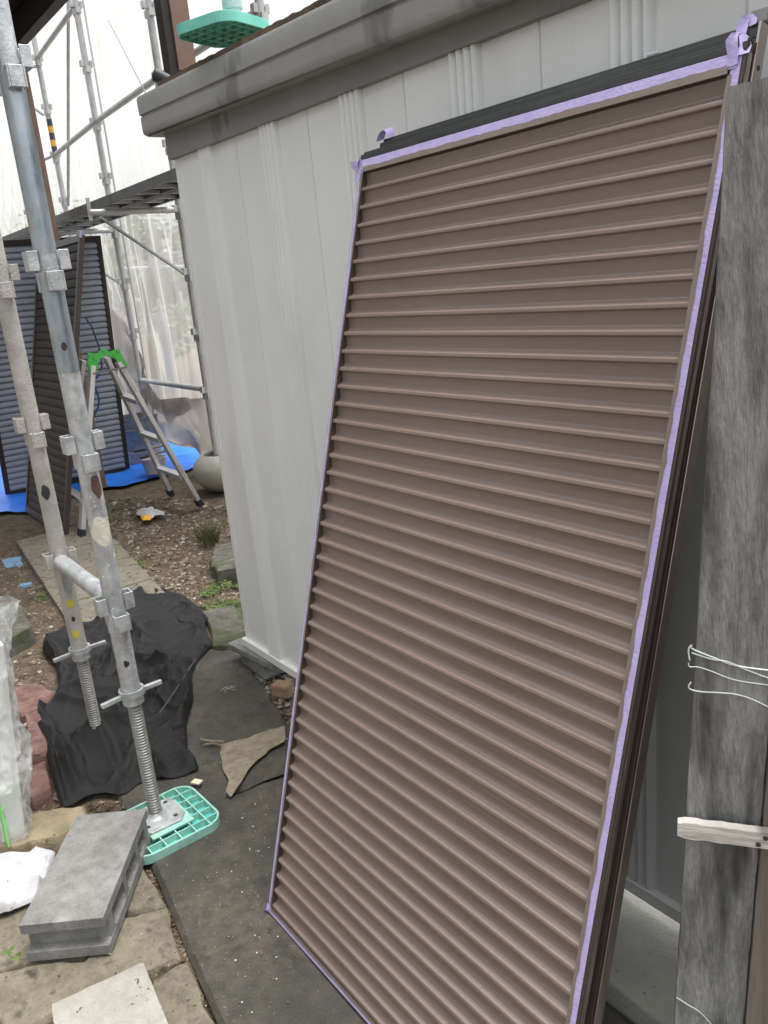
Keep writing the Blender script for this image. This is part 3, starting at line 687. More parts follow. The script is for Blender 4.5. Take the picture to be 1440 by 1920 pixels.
# translucent sheeting
def scaffold_sheet(xa, xb, y0, za, zb, label, seed, nx_=260, nz_=60):
    mb = MB()
    for j in range(nz_+1):
        for i in range(nx_+1):
            x = xa+(xb-xa)*i/nx_; z = za+(zb-za)*j/nz_
            fan = (x+7.07)*(1+.35*(z-1.2))
            y = y0+.05*noise.fractal(Vector((fan*3, z*.35, seed)), 1, 2, 4)+.018*math.sin(fan*9+3*N(x, z))*max(0, 1-abs(z-1.3)/2.2)
            mb.v.append(Vector((x, y, z)))
    for j in range(nz_):
        for i in range(nx_): a = j*(nx_+1)+i; mb.f.append((a, a+1, a+nx_+2, a+nx_+1))
    return tag(mb.build('scaffold_sheet', sheetm, None, True), label, 'sheeting')
scaffold_sheet(-13, -3.2, 2.82, .12, 5.6, 'translucent white plastic sheeting hung behind the scaffold, garden showing through', 2)
def pleat(p, r0):
    f = .05*math.sin((p[0]*9+p[2]*5)+2*N(p[0]*3, p[2]*3))+.03*noise.fractal(Vector((p[0]*5, 0, p[2]*5)), 1, 2, 4)
    return p+Vector((0, f*(1-r0**6), 0))
gp = [(205, 572), (240, 610), (250, 660), (265, 712), (275, 755), (295, 772), (318, 782), (340, 780), (362, 765), (386, 741), (398, 800), (410, 872), (385, 865), (362, 835), (330, 832), (305, 822), (285, 800), (262, 790), (240, 760), (222, 700)]
mb, _ = sheet([atY(a, c, 2.62) for a, c in gp], pleat, 40, 160, .01, 2, smoothout=3)
tag(mb.build('mesh_sheet', wrapm, None, True), 'dirty grey mesh sheet sagging between the far poles above the blue tarp', 'mesh sheet')
# ================================================================ CANOPY + POSTS + HOUSE
can = empty('canopy', (-6.45, 1.88, 0), 'dark patio canopy corner on a brown square post at top left', 'canopy')
MB().box((-6.45, 1.87, 1.55), (.09, .09, 3.1)).build('post', postm, can, bevel=.003)
mb = MB(); mb.box((-5.25, 1.88, 3.19), (2.7, .07, .17)); mb.box((-5.25, 1.62, 3.2), (2.7, .05, .12)); mb.box((-6.56, .6, 3.19), (.07, 2.5, .15)); mb.build('beam', postd, can, bevel=.003)
mb = MB(); mb.box((-5.25, .65, 3.3), (2.8, 2.6, .03)); mb.build('roof_sheet', postd, can)
for q in range(6): MB().box((-5.25, 1.35-.42*q, 3.24), (2.7, .045, .07)).build('rafter', postd, can)
hs_ = empty('house', (-3, -1.75, 0), 'house standing left of the path, outside the picture', 'house')
MB().box((-4.6, -1.25, 1.4), (7, .3, 2.8)).build('wall', housew, hs_)
MB().box((-4.6, -1.3, 2.9), (7.6, 1.2, .12)).build('roof', postd, hs_)
p2r = empty('steel_post', (-4.85, 2.36, 0), 'pinkish brown square post with a black edge rising behind the shed roof', 'post')
MB().box((-4.85, 2.335, 2.3), (.1, .11, 4.6)).build('post_face', postm, p2r)
MB().box((-4.86, 2.255, 2.3), (.09, .045, 4.6)).build('dark_strip', postd, p2r)
# ---------- things on the shed roof
def roofz(x): return 2.02-.040*(x+2.72)
mb = MB(); nb = 60
for i in range(nb+1):
    x = -2.62+1.15*i/nb; j = .006*noise.fractal(Vector((x*14, 0, 2)), 1, 2, 4)
    zt = roofz(x)+.003
    for y, z in ((1.165+j, zt), (1.6, zt+.01), (1.6, zt+.016), (1.163+j, zt+.012+.004*N(x*30, 1))): mb.v.append(Vector((x, y, z)))
for i in range(nb):
    for q in range(4): a = 4*i+q; b2 = 4*i+(q+1) % 4; mb.f.append((a, b2, b2+4, a+4))
mb.f += [(3, 2, 1, 0), tuple(4*nb+q for q in range(4))]
tag(mb.build('plywood_strip', ply, None), 'rotting brown plywood strip lying along the shed roof edge', 'plywood')
uz = 2.062
pc = G(421, 66, uz)
pad((pc[0], pc[1]), R_(20), .105, .10, uz, 'bright teal lattice pad overhanging the shed roof, its underside showing', teal, teal_in, flip=True)
jx, jy = pc[0]+.01, pc[1]+.03
jr = empty('scaffold_pole', (jx, jy, uz+.026), 'short scaffold pole with pale green jack collar standing on the teal roof pad', 'scaffold pole')
MB().lathe((jx, jy, 0), [(.05, uz+.027), (.05, uz+.032), (.022, uz+.034), (.022, uz+.06), (.027, uz+.062), (.027, uz+.13), (.024, uz+.132)], 24).build('collar', mat('pale_teal_metal', (.42, .55, .52), None, 20, .5, .1), jr, True)
MB().tube([(jx, jy, uz+.13), (jx, jy, 3.4)], .0243, 24).build('pipe', mat('pale_teal_metal', (0, 0, 0)), jr, True)
MB().tube([(jx-.03, jy-.02, uz+.15), (jx+.05, jy+.03, uz+.17)], .02, 14).build('coupler', mat('pale_teal_metal', (0, 0, 0)), jr, True)
a = G(286, 137, 2.13); c_ = G(352, 172, 2.07)
pp = [a.lerp(c_, t) for t in (0, .02, .05, .3, .6, 1)]
tag(MB().tube(pp, [.008, .017, .022, .022, .021, .02], 16).build('black_pipe', black, None, True), 'black rounded pipe end poking out over the left end of the shed roof', 'pipe')
# ================================================================ LOUVRED DOORS
def louvre(name, BL, U, V, Wd, Ht, pitch_, mslat, mframe, label, fw=.035, th=.03, tape_end=False, flat=False):
    U = Vector(U).normalized(); V = Vector(V).normalized(); W3 = U.cross(V).normalized()
    root = empty(name, BL, label, 'louvred door'); q = Panel(Vector(BL), U, V, W3, root)
    mb = MB(); q.box(mb, 0, fw, 0, Ht, -th, 0); q.box(mb, Wd-fw, Wd, 0, Ht, -th, 0); q.box(mb, fw, Wd-fw, 0, fw*1.2, -th, -.0005); q.box(mb, fw, Wd-fw, Ht-fw*1.2, Ht, -th, -.0005)
    mb.build('frame', mframe, root, bevel=.002)
    mb = MB(); va, vb = fw*1.2, Ht-fw*1.2; n = int((vb-va)/pitch_); p_ = (vb-va)/n
    for i in range(n):
        b0 = va+i*p_; pr2 = [(b0, -.022), (b0+.003, -.004), (b0+p_*.25, -.002), (b0+p_*.75, -.009), (b0+p_*.97, -.019)]
        if flat: pr2 = [(b0, -.016), (b0+.002, -.0055), (b0+.006, -.004), (b0+p_*.9, -.008), (b0+p_*.985, -.011)]
        o = len(mb.v)
        for vv, ww in pr2: mb.v += [q.T(fw, vv, ww), q.T(Wd-fw, vv, ww)]
        for k2 in range(4): s0 = o+2*k2; mb.f.append((s0, s0+1, s0+3, s0+2))
    mb.build('slats', mslat, root, True)
    mb = MB(); q.box(mb, fw, Wd-fw, va, vb, -.029, -.026); mb.build('backing', mframe, root)
    if tape_end:
        mb = MB(); q.box(mb, Wd-.02, Wd+.004, Ht-.02, Ht+.02, -.01, .004); mb.build('tape_end', tape, root)
    return root
t4 = R_(4)
louvre('louvred_door', (-6.79, 1.25, .01), (0, 1, 0), (math.sin(t4), .03, math.cos(t4)), .995, 1.89, .046, grey_l, brown_l, 'blue grey louvred door in dark brown frame standing on the blue tarp')
t14 = R_(14)
louvre('louvred_door', (-6.22, 1.245, 0), (1, 0, 0), (0, math.sin(t14), math.cos(t14)), .965, 1.86, .053, brown_l, mat('door_edge', (.05, .036, .031), (.06, .044, .038), 9, .45), 'dark brown louvred door leaning on the stepladder in front of the grey one', tape_end=True, flat=True)
# ================================================================ STEPLADDER
lad = empty('stepladder', (-5.4, 1.75, 0), 'open aluminium stepladder with green hinges and black feet', 'stepladder')
XN, XF = -5.17, -5.62
apN = Vector((XN-.02, 1.72, 1.12)); apF = Vector((XF+.06, 1.76, 1.12))
def rail(a, b_, nm='rail'): MB().beam(a, b_, .028, .062, (1, 0, 0)).build(nm, alu, lad, bevel=.002)
fNr = Vector((XN, 2.135, .03)); fFr = Vector((XF-.03, 2.127, .03)); fNl = Vector((XN+.02, 1.33, .03)); fFl = Vector((XF-.03, 1.345, .03))
tNr = Vector((XN-.03, 1.765, 1.03)); tFr = Vector((XF+.1, 1.80, 1.05)); tNl = Vector((XN-.02, 1.60, 1.03)); tFl = Vector((XF+.1, 1.65, 1.05))
for a, c in ((fNr, tNr), (fFr, tFr), (fNl, tNl), (fFl, tFl)): rail(a, c)
for a, c in ((fNr, tNr), (fFr, tFr), (fNl, tNl), (fFl, tFl)):
    d = (c-a).normalized(); MB().beam(a-d*.028, a+d*.022, .034, .07, (1, 0, 0)).build('foot', rubber, lad, bevel=.003)
for fr, (a0, a1, b0, b1) in enumerate(((fNr, tNr, fFr, tFr), (fNl, tNl, fFl, tFl))):
    for t in ((.2, .47, .74) if fr == 0 else (.2, .47, .74)):
        a = a0.lerp(a1, t); c = b0.lerp(b1, t); mb = MB(); mb.beam(a, c, .055, .012); mb.beam(a+Vector((0, -.02, -.014)), c+Vector((0, -.02, -.014)), .008, .02)
        mb.build('step', alu, lad)
for xx, tl, tr in ((XN-.01, tNl, tNr),):
    ol = [(1.572, .985), (1.575, 1.075), (1.60, 1.11), (1.64, 1.10), (1.68, 1.125), (1.72, 1.10), (1.755, 1.11), (1.785, 1.085), (1.815, 1.0), (1.77, .995), (1.745, 1.055), (1.69, 1.085), (1.64, 1.06), (1.61, .985)]
    mb = MB(); n_ = len(ol); mb.add([(xx-.006, y, z) for y, z in ol]+[(xx+.010, y, z) for y, z in ol], [tuple(range(n_)), tuple(range(n_, 2*n_))[::-1]]+[(i, n_+i, n_+(i+1) % n_, (i+1) % n_) for i in range(n_)])
    for y, z in ((1.592, 1.10), (1.62, 1.075), (1.68, 1.112), (1.745, 1.08), (1.77, 1.10)): mb.tube([(xx-.006, y, z), (xx+.016, y, z)], .012, 12)
    mb.build('hinge', green, lad, True)
MB().beam((XN+.002, 1.585, .985), (XN+.002, 1.80, .995), .01, .03, (1, 0, 0)).build('stay_bar', mat('stay', (.16, .15, .14), None, 12, .5, .4), lad)
def sticker(t0, t1):
    d = (tNr-fNr).normalized(); a = fNr.lerp(tNr, t0); c = fNr.lerp(tNr, t1); mb = MB(); mb.beam(a+Vector((.0148, 0, 0)), c+Vector((.0148, 0, 0)), .001, .044, (1, 0, 0)); return mb
sticker(.80, .95).build('warning_label', whitecl, lad)
sticker(.21, .29).build('warning_label', whitecl, lad)
d_ = fNr.lerp(tNr, .935)+Vector((.0156, 0, 0)); MB().beam(d_, fNr.lerp(tNr, .948)+Vector((.0156, 0, 0)), .0008, .03, (1, 0, 0)).build('orange_band', orange, lad)
d_ = fNr.lerp(tNr, .865)+Vector((.0156, 0, 0)); MB().beam(d_, fNr.lerp(tNr, .878)+Vector((.0156, 0, 0)), .0008, .03, (1, 0, 0)).build('orange_band', orange, lad)
mb = MB()
for t in (.90, .83):
    c = fNr.lerp(tNr, t)+Vector((.0156, 0, 0)); mb.beam(c+Vector((0, -.008, -.014)), c+Vector((0, .008, .014)), .0008, .003, (1, 0, 0)); mb.beam(c+Vector((0, .01, -.004)), c+Vector((0, -.01, .006)), .0008, .003, (1, 0, 0)); mb.tube([c+Vector((-.0004, 0, .012)), c+Vector((.0006, 0, .012))], .003, 8)
mb.build('pictogram', black, lad)
# ================================================================ TARP, BUCKET, CAN, POT
def tarpf(p, r0):
    z = .004+.03*max(0, noise.fractal(Vector((p[0]*2.6, p[1]*2.6, 9)), 1, 2, 5)+.25)*(1-r0**5)
    return Vector((p[0], p[1], z+.004*(1-r0**8)))
mb, _ = sheet([Vector((q[0], q[1], 0)) for q in PX([(-60, 965), (15, 960), (56, 962), (80, 945), (190, 914), (230, 912), (290, 896), (352, 882), (385, 870), (412, 862), (400, 852), (375, 842), (330, 836), (285, 812), (150, 830), (-60, 880)])], tarpf, 50, 200, .02, 3, centre=tuple(Vector((G(200, 875)[0], G(200, 875)[1], 0))))
tag(mb.build('tarpaulin', tarpm, None, True), 'bright blue tarpaulin spread on the ground under the louvred door and bucket', 'tarpaulin')
bc = G(292, 886, .03)
br = empty('bucket', (bc[0], bc[1], .03), 'milky white plastic bucket holding dark tools, on the blue tarp', 'bucket')
MB().lathe((bc[0], bc[1], .03), [(.001, 0), (.075, 0), (.1, .12), (.108, .122), (.108, .128), (.097, .128), (.073, .006), (.001, .006)], 28).build('shell', buckm, br, True)
mb = MB(); mb.tube([(bc[0]+.1*math.cos(t), bc[1]+.1*math.sin(t), .15+.0*t) for t in [i*.3 for i in range(11)]], .002, 6); mb.build('handle', alu, br, True)
random.seed(5)
for i, lb in enumerate(('topmost dark paint brush lying across the white bucket', 'lower dark paint brush lying across the white bucket')):
    c = Vector((bc[0]+.02*i, bc[1]-.02+.03*i, .185+.05*(1-i))); d = Vector((.3, 1, .06+.1*i)).normalized()
    rt_ = empty('paint_brush', c, lb, 'paint brush', 'paint brushes on the bucket')
    MB().beam(c-d*.12, c, .035, .02).build('bristles', black, rt_, bevel=.006)
    MB().tube([c, c+d*.06, c+d*.12], [.012, .009, .012], 10).build('handle', mat('handle_grey', (.25, .22, .2), None, 9, .6), rt_, True)
cc = Vector((-7.15, 2.5, .0))
ac = empty('ash_can', cc, 'galvanised metal can with rim standing behind the stepladder', 'metal can')
MB().lathe(cc, [(.001, .01), (.17, .01), (.17, .1), (.174, .105), (.17, .11), (.18, .3), (.184, .305), (.18, .31), (.185, .40), (.195, .405), (.195, .415), (.178, .41), (.17, .05)], 32).build('body', zinc, ac, True)
MB().tube([cc+Vector((.19, -.03, .3)), cc+Vector((.23, 0, .27)), cc+Vector((.19, .03, .3))], .006, 8).build('handle', zinc, ac, True)
pc2 = Vector((-5.5, 2.52, .0))
pr_ = empty('plant_pot', pc2, 'round squat pale ceramic pot half hidden by the shed corner', 'plant pot')
pro = [(.001, .0), (.13, .0), (.175, .02), (.225, .08), (.24, .14), (.225, .2), (.175, .255), (.155, .268), (.148, .266), (.15, .25), (.17, .22)]
MB().lathe(pc2, pro, 40).build('bowl', potm, pr_, True)
MB().lathe(pc2, [(.001, .235), (.16, .232)], 24).build('soil', barkm, pr_)
# cables hung by the grey door
def pxtube(pts, x, rad): return [atX(a, c, x) for a, c in pts], rad
tag(MB().tube([atX(a, c, -6.58) for a, c in ((160, 595), (172, 612), (184, 645), (190, 672), (191, 690), (183, 706), (172, 716), (180, 730), (186, 748), (184, 765), (176, 780), (166, 792), (160, 800))], .0075, 8).build('cable', cable, None, True), 'blue cable hanging in loops in front of the grey louvred door', 'cable')
tag(MB().tube([atX(a, c, -6.56) for a, c in ((170, 775), (176, 812), (182, 850), (192, 885), (203, 912))], .0065, 8).build('cord', alu, None, True), 'pale cord trailing down beside the ladder onto the blue tarp', 'cord')
# ================================================================ GROUND ITEMS
# black cloth
cp = [(120, 1518), (100, 1470), (88, 1420), (70, 1372), (72, 1335), (98, 1318), (112, 1285), (104, 1248), (80, 1222), (84, 1200), (118, 1186), (180, 1172), (215, 1130), (262, 1097), (300, 1100), (352, 1124), (388, 1150), (384, 1178), (400, 1212), (372, 1238), (360, 1270), (364, 1312), (350, 1360), (352, 1410), (376, 1445), (340, 1458), (262, 1468), (232, 1492), (190, 1486), (160, 1496)]
cpoly = [Vector((q[0], q[1], 0)) for q in PX(cp)]
def creases(box_, n, seed, wmin, wmax, hmin, hmax, lmin, lmax, ang, spread):
    rg = np.random.RandomState(seed); out_ = []
    for _ in range(n):
        p = np.array([rg.uniform(box_[0], box_[1]), rg.uniform(box_[2], box_[3])]); a = ang+rg.normal()*spread; L = rg.uniform(lmin, lmax)
        k = rg.normal()*2.2/L*.5; m = 14; pts = [p]
        for q in range(m): a += k*L/m+rg.normal()*.06; p = p+np.array([math.cos(a), math.sin(a)])*L/m; pts.append(p)
        h = rg.uniform(0, 1)**1.5; out_.append((np.array(pts), rg.uniform(wmin, wmax)*(1+.6*h), hmin+(hmax-hmin)*h, rg.uniform(.35, 1.0)))
    return out_
def crease_z(P, cs):
    Z = np.zeros(len(P))
    for pts, w_, h, asym in cs:
        best = np.full(len(P), 9.); tt = np.zeros(len(P)); sg = np.zeros(len(P)); m = len(pts)-1
        near = (P[:, 0] > pts[:, 0].min()-.15) & (P[:, 0] < pts[:, 0].max()+.15) & (P[:, 1] > pts[:, 1].min()-.15) & (P[:, 1] < pts[:, 1].max()+.15)
        idx = np.where(near)[0]
        if not len(idx): continue
        Q = P[idx]; bb = best[idx]; t_ = tt[idx]; s_ = sg[idx]
        for k in range(m):
            a = pts[k]; d = pts[k+1]-a; L2_ = (d**2).sum(); t = np.clip(((Q-a)@d)/L2_, 0, 1); v = Q-a-t[:, None]*d; r_ = np.sqrt((v**2).sum(1)); c = r_ < bb
            bb = np.where(c, r_, bb); t_ = np.where(c, (k+t)/m, t_); s_ = np.where(c, np.sign(d[0]*v[:, 1]-d[1]*v[:, 0]), s_)
        ww = np.where(s_ > 0, w_*asym, w_*1.3)
        z = h*np.exp(-(bb/ww)**1.35)*np.sin(np.pi*np.clip(t_, 0, 1))**.6
        Z[idx] = np.maximum(Z[idx], z)+.35*np.minimum(Z[idx], z)
    return Z
def drape(mb, nb, seg, rings, cs, base, pole=None, big=.02, fine=None):
    """lift the rings of a flat sheet into folds that die out at its hem"""
    P = np.array([(v[0], v[1]) for v in mb.v]); Z = crease_z(P, cs)
    if fine: Z += crease_z(P, fine)
    for i_, v in enumerate(mb.v):
        r0 = 0 if i_ == 0 else ((i_-1)//seg+1)/rings
        h = base+Z[i_]+big*max(0, noise.noise(Vector((v[0]*2.4, v[1]*2.4, 6)))+.15)
        if pole: h += .07*math.exp(-((v[0]-pole[0])**2+(v[1]-pole[1])**2)/.009)
        v[2] += h*(1-max(0, (r0-.93)/.07)**2*.8)
mb, _ = sheet(cpoly, lambda p, r0: Vector((p[0], p[1], 0)), 150, 460, .004, 1, centre=(-2.9, .83, 0), smoothout=3)
drape(mb, 0, 460, 150, creases((-4.0, -2.1, .35, 1.35), 85, 4, .012, .026, .014, .06, .25, .8, .35, .6), .006, (BX, BY), .022,
      creases((-4.0, -2.1, .35, 1.35), 300, 9, .005, .010, .006, .019, .08, .35, .2, 1.3))
tag(mb.build('black_cloth', clothm, None, True), 'crumpled black cloth heaped on the ground around the dull scaffold pole', 'cloth')
tag(MB().tube([G(366, 1236, .035), G(345, 1270, .05), G(320, 1308, .06), G(299, 1337, .06)], .0022, 8).build('metal_rod', mat('dark_rod', (.1, .1, .1), None, 20, .4, .4), None, True), 'thin dark metal rod lying on the black cloth', 'rod')
# burlap scrap
def burf(p, r0): return Vector((p[0], p[1], .012+.012*noise.fractal(Vector((p[0]*9, p[1]*9, 3)), 1, 2, 4)*(1-r0**4)))
mb, _ = sheet([Vector((q[0], q[1], 0)) for q in PX([(415, 1402), (448, 1394), (500, 1376), (536, 1366), (534, 1396), (505, 1412), (470, 1445), (434, 1502), (424, 1488), (430, 1470), (416, 1440)])], burf, 24, 120, .008, 4)
tag(mb.build('burlap_scrap', burlap, None, True), 'ragged tan burlap scrap lying on the dark path', 'burlap')
# hollow concrete block, on its side with cores facing the path
kb = [G(55, 1812), G(207, 1797), G(267, 1597)]
e1 = (kb[1]-kb[0]); e1[2] = 0; e1.normalize(); e2 = Vector((-e1[1], e1[0], 0))
if e2.dot(kb[2]-kb[1]) < 0: e2 = -e2
o0 = kb[0]+Vector((0, 0, .012)); BW, BL_, BH = .185, .385, .098
cbr = empty('concrete_block', o0, 'hollow grey concrete block lying flat by the teal pad, mortar groove on its near end', 'concrete block')
def KT(a, c, z): return o0+e1*a+e2*c+Vector((0, 0, z+.02*(c/BL_)*-.0))
def outline_at(c):  # front groove depth handled by geometry below
    return None
mb = MB(); gd = .022; t = .024
def kbox(a0, a1, c0, c1, z0, z1): mb.hexa([KT(a0, c0, z0), KT(a1, c0, z0), KT(a1, c1, z0), KT(a0, c1, z0), KT(a0, c0, z1), KT(a1, c0, z1), KT(a1, c1, z1), KT(a0, c1, z1)])
kbox(0, BW, 0, BL_, BH-t, BH); kbox(0, BW, 0, BL_, 0, t)
# webs between cores (cores run along e1)
ws = [gd+.008, .125, .13+.0, .245, .25, BL_-.03]
webs = [(.026, .052), (.148, .168), (.258, .278), (BL_-.045, BL_-.018)]
for a0, a1 in webs: kbox(.001, BW-.001, a0, a1, t-.001, BH-t+.001)
# fillets that round the cores
def fillet(c, z, sc_, sz_):
    n_ = 5; vs = []; rr = .019
    for aa in (.0015, BW-.0015):
        vs.append(KT(aa, c, z))
        for i in range(n_+1):
            th_ = math.pi/2*i/n_; vs.append(KT(aa, c+sc_*(rr-rr*math.sin(th_)), z+sz_*(rr-rr*math.cos(th_))))
    m_ = n_+2; fs = [tuple(range(m_)), tuple(range(m_, 2*m_))[::-1]]
    for i in range(m_): j = (i+1) % m_; fs.append((i, i+m_, j+m_, j))
    mb.add(vs, fs)
for i in range(3):
    ca, cb = webs[i][1], webs[i+1][0]
    for z, sz_ in ((t, 1), (BH-t, -1)): fillet(ca, z, 1, sz_); fillet(cb, z, -1, sz_)
mb.build('block_body', concrete, cbr, bevel=.0025)
# flat stones at lower left
stone('flagstone', PX([(-60, 1700), (60, 1680), (150, 1700), (200, 1790), (60, 1808), (-60, 1835)]), .02, sandstone, 'mossy grey-brown flagstone under the concrete block at the left frame edge', 'flagstone', -.02, group='flagstones', seed=1)
stone('flagstone', PX([(262, 1600), (285, 1650), (314, 1698), (240, 1712), (180, 1700), (190, 1610)]), .03, sandstone, 'rough flagstone between the teal pad and the concrete block', 'flagstone', -.025, group='flagstones', seed=2)
stone('flagstone', PX([(240, 1716), (310, 1703), (325, 1750), (338, 1797), (278, 1830), (200, 1860), (0, 1960), (-80, 1940), (-60, 1842), (56, 1814), (205, 1798)]), .03, sandstone, 'large tan flagstone partly covered by the pale slab', 'flagstone', -.025, group='flagstones', seed=3, rough=.006)
stone('flagstone', PX([(286, 1834), (320, 1812), (350, 1800), (380, 1866), (408, 1925), (380, 2020), (280, 2020), (270, 1900)]), .028, sandstone, 'brown flagstone at the bottom of the picture along the path edge', 'flagstone', -.022, group='flagstones', seed=4)
stone('concrete_slab', PX([(97, 1884), (268, 1805), (345, 1990), (150, 2060), (104, 1950)], .04), .028, lightslab, 'pale pitted concrete slab lying on top of the large tan flagstone', 'slab', .014, rough=.001, jit=.002, edge=.002)
stone('flat_stone', PX([(58, 1532), (100, 1520), (163, 1511), (160, 1546), (130, 1560), (108, 1575), (20, 1595)]), .02, sand_y, 'yellowish flat stone just below the black cloth', 'stone', -.01, seed=6)
stone('brick', PX([(22, 1296), (70, 1285), (100, 1300), (96, 1330), (40, 1348), (22, 1330)]), .025, redbrick, 'broken red brick, uppermost of three beside the wrapped post', 'brick', -.01, group='red bricks', seed=7)
stone('brick', PX([(50, 1352), (78, 1340), (112, 1396), (100, 1418), (62, 1424)]), .04, redbrick, 'red brick, middle one of three between wrapped post and black cloth', 'brick', -.01, group='red bricks', seed=8, rough=.003)
stone('brick', PX([(52, 1450), (88, 1435), (98, 1490), (60, 1508), (50, 1490)]), .03, redbrick, 'darker red brick, lowest of three beside the wrapped post', 'brick', -.01, group='red bricks', seed=9)
stone('rock', PX([(-30, 1165), (35, 1148), (55, 1175), (64, 1198), (20, 1222), (-30, 1230)]), .08, greystone, 'squared grey rock behind the wrapped post at the left frame edge', 'rock', -.01, rough=.012)
stone('rock', PX([(392, 1062), (405, 1030), (450, 1018), (480, 1060), (470, 1086), (410, 1090)]), .065, greystone, 'grey concrete lump against the shed below the dry tuft', 'rock', -.01, rough=.01, jit=.02, tilt=(.1, .05))
stone('rock', PX([(378, 1150), (440, 1140), (475, 1180), (452, 1210), (400, 1216), (396, 1180)]), .03, greystone, 'flat mossy stone between the black cloth and the shed corner', 'rock', -.01)
stone('rock', PX([(0, 1570), (50, 1562), (62, 1590), (30, 1604), (-10, 1600)]), .03, sand_y, 'low stone at the base of the wrapped post', 'rock', -.01)
# paving slabs of the garden path
xe_ = [-5.42, -4.93, -4.46, -3.99, -3.45]
lbs = ['farthest paving slab, in front of the ladder foot', 'second farthest garden paving slab', 'third garden paving slab, level with the blue scraps', 'nearest garden paving slab, its corner under the black cloth']
for i in range(4):
    xa, xb = xe_[i]+.006, xe_[i+1]-.006
    ya = lambda x: .99-(x+5.36)*.1; yb = lambda x: 1.46-(x+5.0)*.13
    stone('paving_slab', [(xa, ya(xa), 0), (xb, ya(xb), 0), (xb, yb(xb), 0), (xa, yb(xa), 0)], .022, pavem, lbs[i], 'paving slab', -.012, .002, .003, i, 'garden paving slabs', edge=.004)
stone('blue_scrap', PX([(0, 1045), (38, 1038), (42, 1052), (8, 1060)]), .004, mat('faded_blue', (.12, .24, .38), None, 20, .6), 'faded blue plastic scrap left of the paving slabs', 'scrap', -.018, rough=.002)
stone('blue_scrap', PX([(34, 1090), (58, 1086), (60, 1090), (36, 1095)]), .004, mat('faded_blue', (0, 0, 0)), 'narrow blue strip beside the third paving slab', 'scrap', -.018, rough=.001, jit=.003)
# glove
def gf(p, r0): return Vector((p[0], p[1], .008+.028*(1-r0**2)+.012*N(p[0]*30, p[1]*30)*(1-r0)))
gr = empty('work_glove', G(285, 965), 'white work glove with orange cuff dropped on the gravel', 'glove')
mb, _ = sheet([Vector((q[0], q[1], 0)) for q in PX([(256, 963), (262, 956), (272, 960), (280, 955), (287, 952), (291, 959), (309, 962), (309, 967), (291, 968), (286, 974), (268, 972), (257, 966)])], gf, 14, 90, .004, 8, smoothout=1)
mb.build('fabric', whitecl, gr, True)
mb, _ = sheet([Vector((q[0], q[1], 0)) for q in PX([(264, 973), (285, 970), (283, 978), (268, 979)])], lambda p, r0: Vector((p[0], p[1], .012+.02*(1-r0**2))), 6, 40, .002); mb.build('cuff', orange, gr, True)
# white cloth at lower left
wpoly = [Vector((q[0], q[1], 0)) for q in PX([(-60, 1606), (20, 1594), (58, 1596), (70, 1586), (104, 1594), (90, 1642), (68, 1684), (20, 1706), (-10, 1714), (-60, 1702)], .02)]
mb, _ = sheet(wpoly, lambda p, r0: Vector((p[0], p[1], .012)), 70, 220, .003, 5, smoothout=2)
drape(mb, 0, 220, 70, creases((-2.1, -1.7, .0, .35), 26, 3, .008, .016, .012, .04, .08, .25, .9, 1.0), .006, None, .02, creases((-2.1, -1.7, .0, .35), 40, 5, .004, .008, .003, .01, .05, .15, .4, 1.5))
tag(mb.build('white_cloth', whitecl, None, True), 'crumpled white cloth tucked beside the concrete block at the left frame edge', 'cloth')
# wrapped post at left edge
wb = G(22, 1572); wt = Vector((wb[0]-.03, wb[1]+.065, .66))
wr = empty('wrapped_post', wb, 'white post wrapped in clear plastic film with green tape at the left frame edge', 'wrapped post')
MB().beam(wb+Vector((0, -.0, .0)), wt-Vector((0, 0, .1)), .075, .06, (0, 1, 0)).build('post', mat('white_board', (.68, .69, .66), (.76, .77, .73), 4, .5), wr, bevel=.004)
mb = MB(); nzz, naa = 150, 90
for j in range(nzz+1):
    t = j/nzz; c = wb.lerp(wt, t); rad = .052+.022*math.exp(-((t-.33)/.12)**2)+.03*max(0, t-.8)/.2+.004
    for i in range(naa):
        a = 2*math.pi*i/naa; rr = rad*(1+.2*noise.fractal(Vector((math.cos(a)*2.2, math.sin(a)*2.2+t*5, t*9)), .8, 2, 5)+.12*(1-min(1, 5*abs(noise.noise(Vector((a*1.5, t*7, 3)))))))
        mb.v.append(c+Vector((math.cos(a)*rr*1.05, math.sin(a)*rr*.95, .0)))
for j in range(nzz):
    for i in range(naa): a = j*naa+i; b2 = j*naa+(i+1) % naa; mb.f.append((a, b2, b2+naa, a+naa))
film = bpy.data.materials.new('plastic_film'); film.use_nodes = True; tt = film.node_tree; pb = tt.nodes['Principled BSDF']
pb.inputs['Base Color'].default_value = (.75, .77, .77, 1); pb.inputs['Roughness'].default_value = .12; pb.inputs['Alpha'].default_value = .32; pb.inputs['Specular IOR Level'].default_value = .9
mb.build('plastic_film', film, wr, True)
ca = wb+Vector((.055, -.045, .0))
gt = [onb for onb in ()]
mb = MB()
for (z0_, z1_, off, wd_) in ((.02, .17, .0, .016), (.21, .24, -.015, .012), (.35, .44, -.02, .014)):
    a = wb.lerp(wt, z0_/.66)+Vector((.05, -.02+off, 0)); c = wb.lerp(wt, z1_/.66)+Vector((.052, -.03+off, 0)); MB().beam(a, c, .004, wd_*2.4, (1, 0, 0)).build('green_tape', lime, wr)
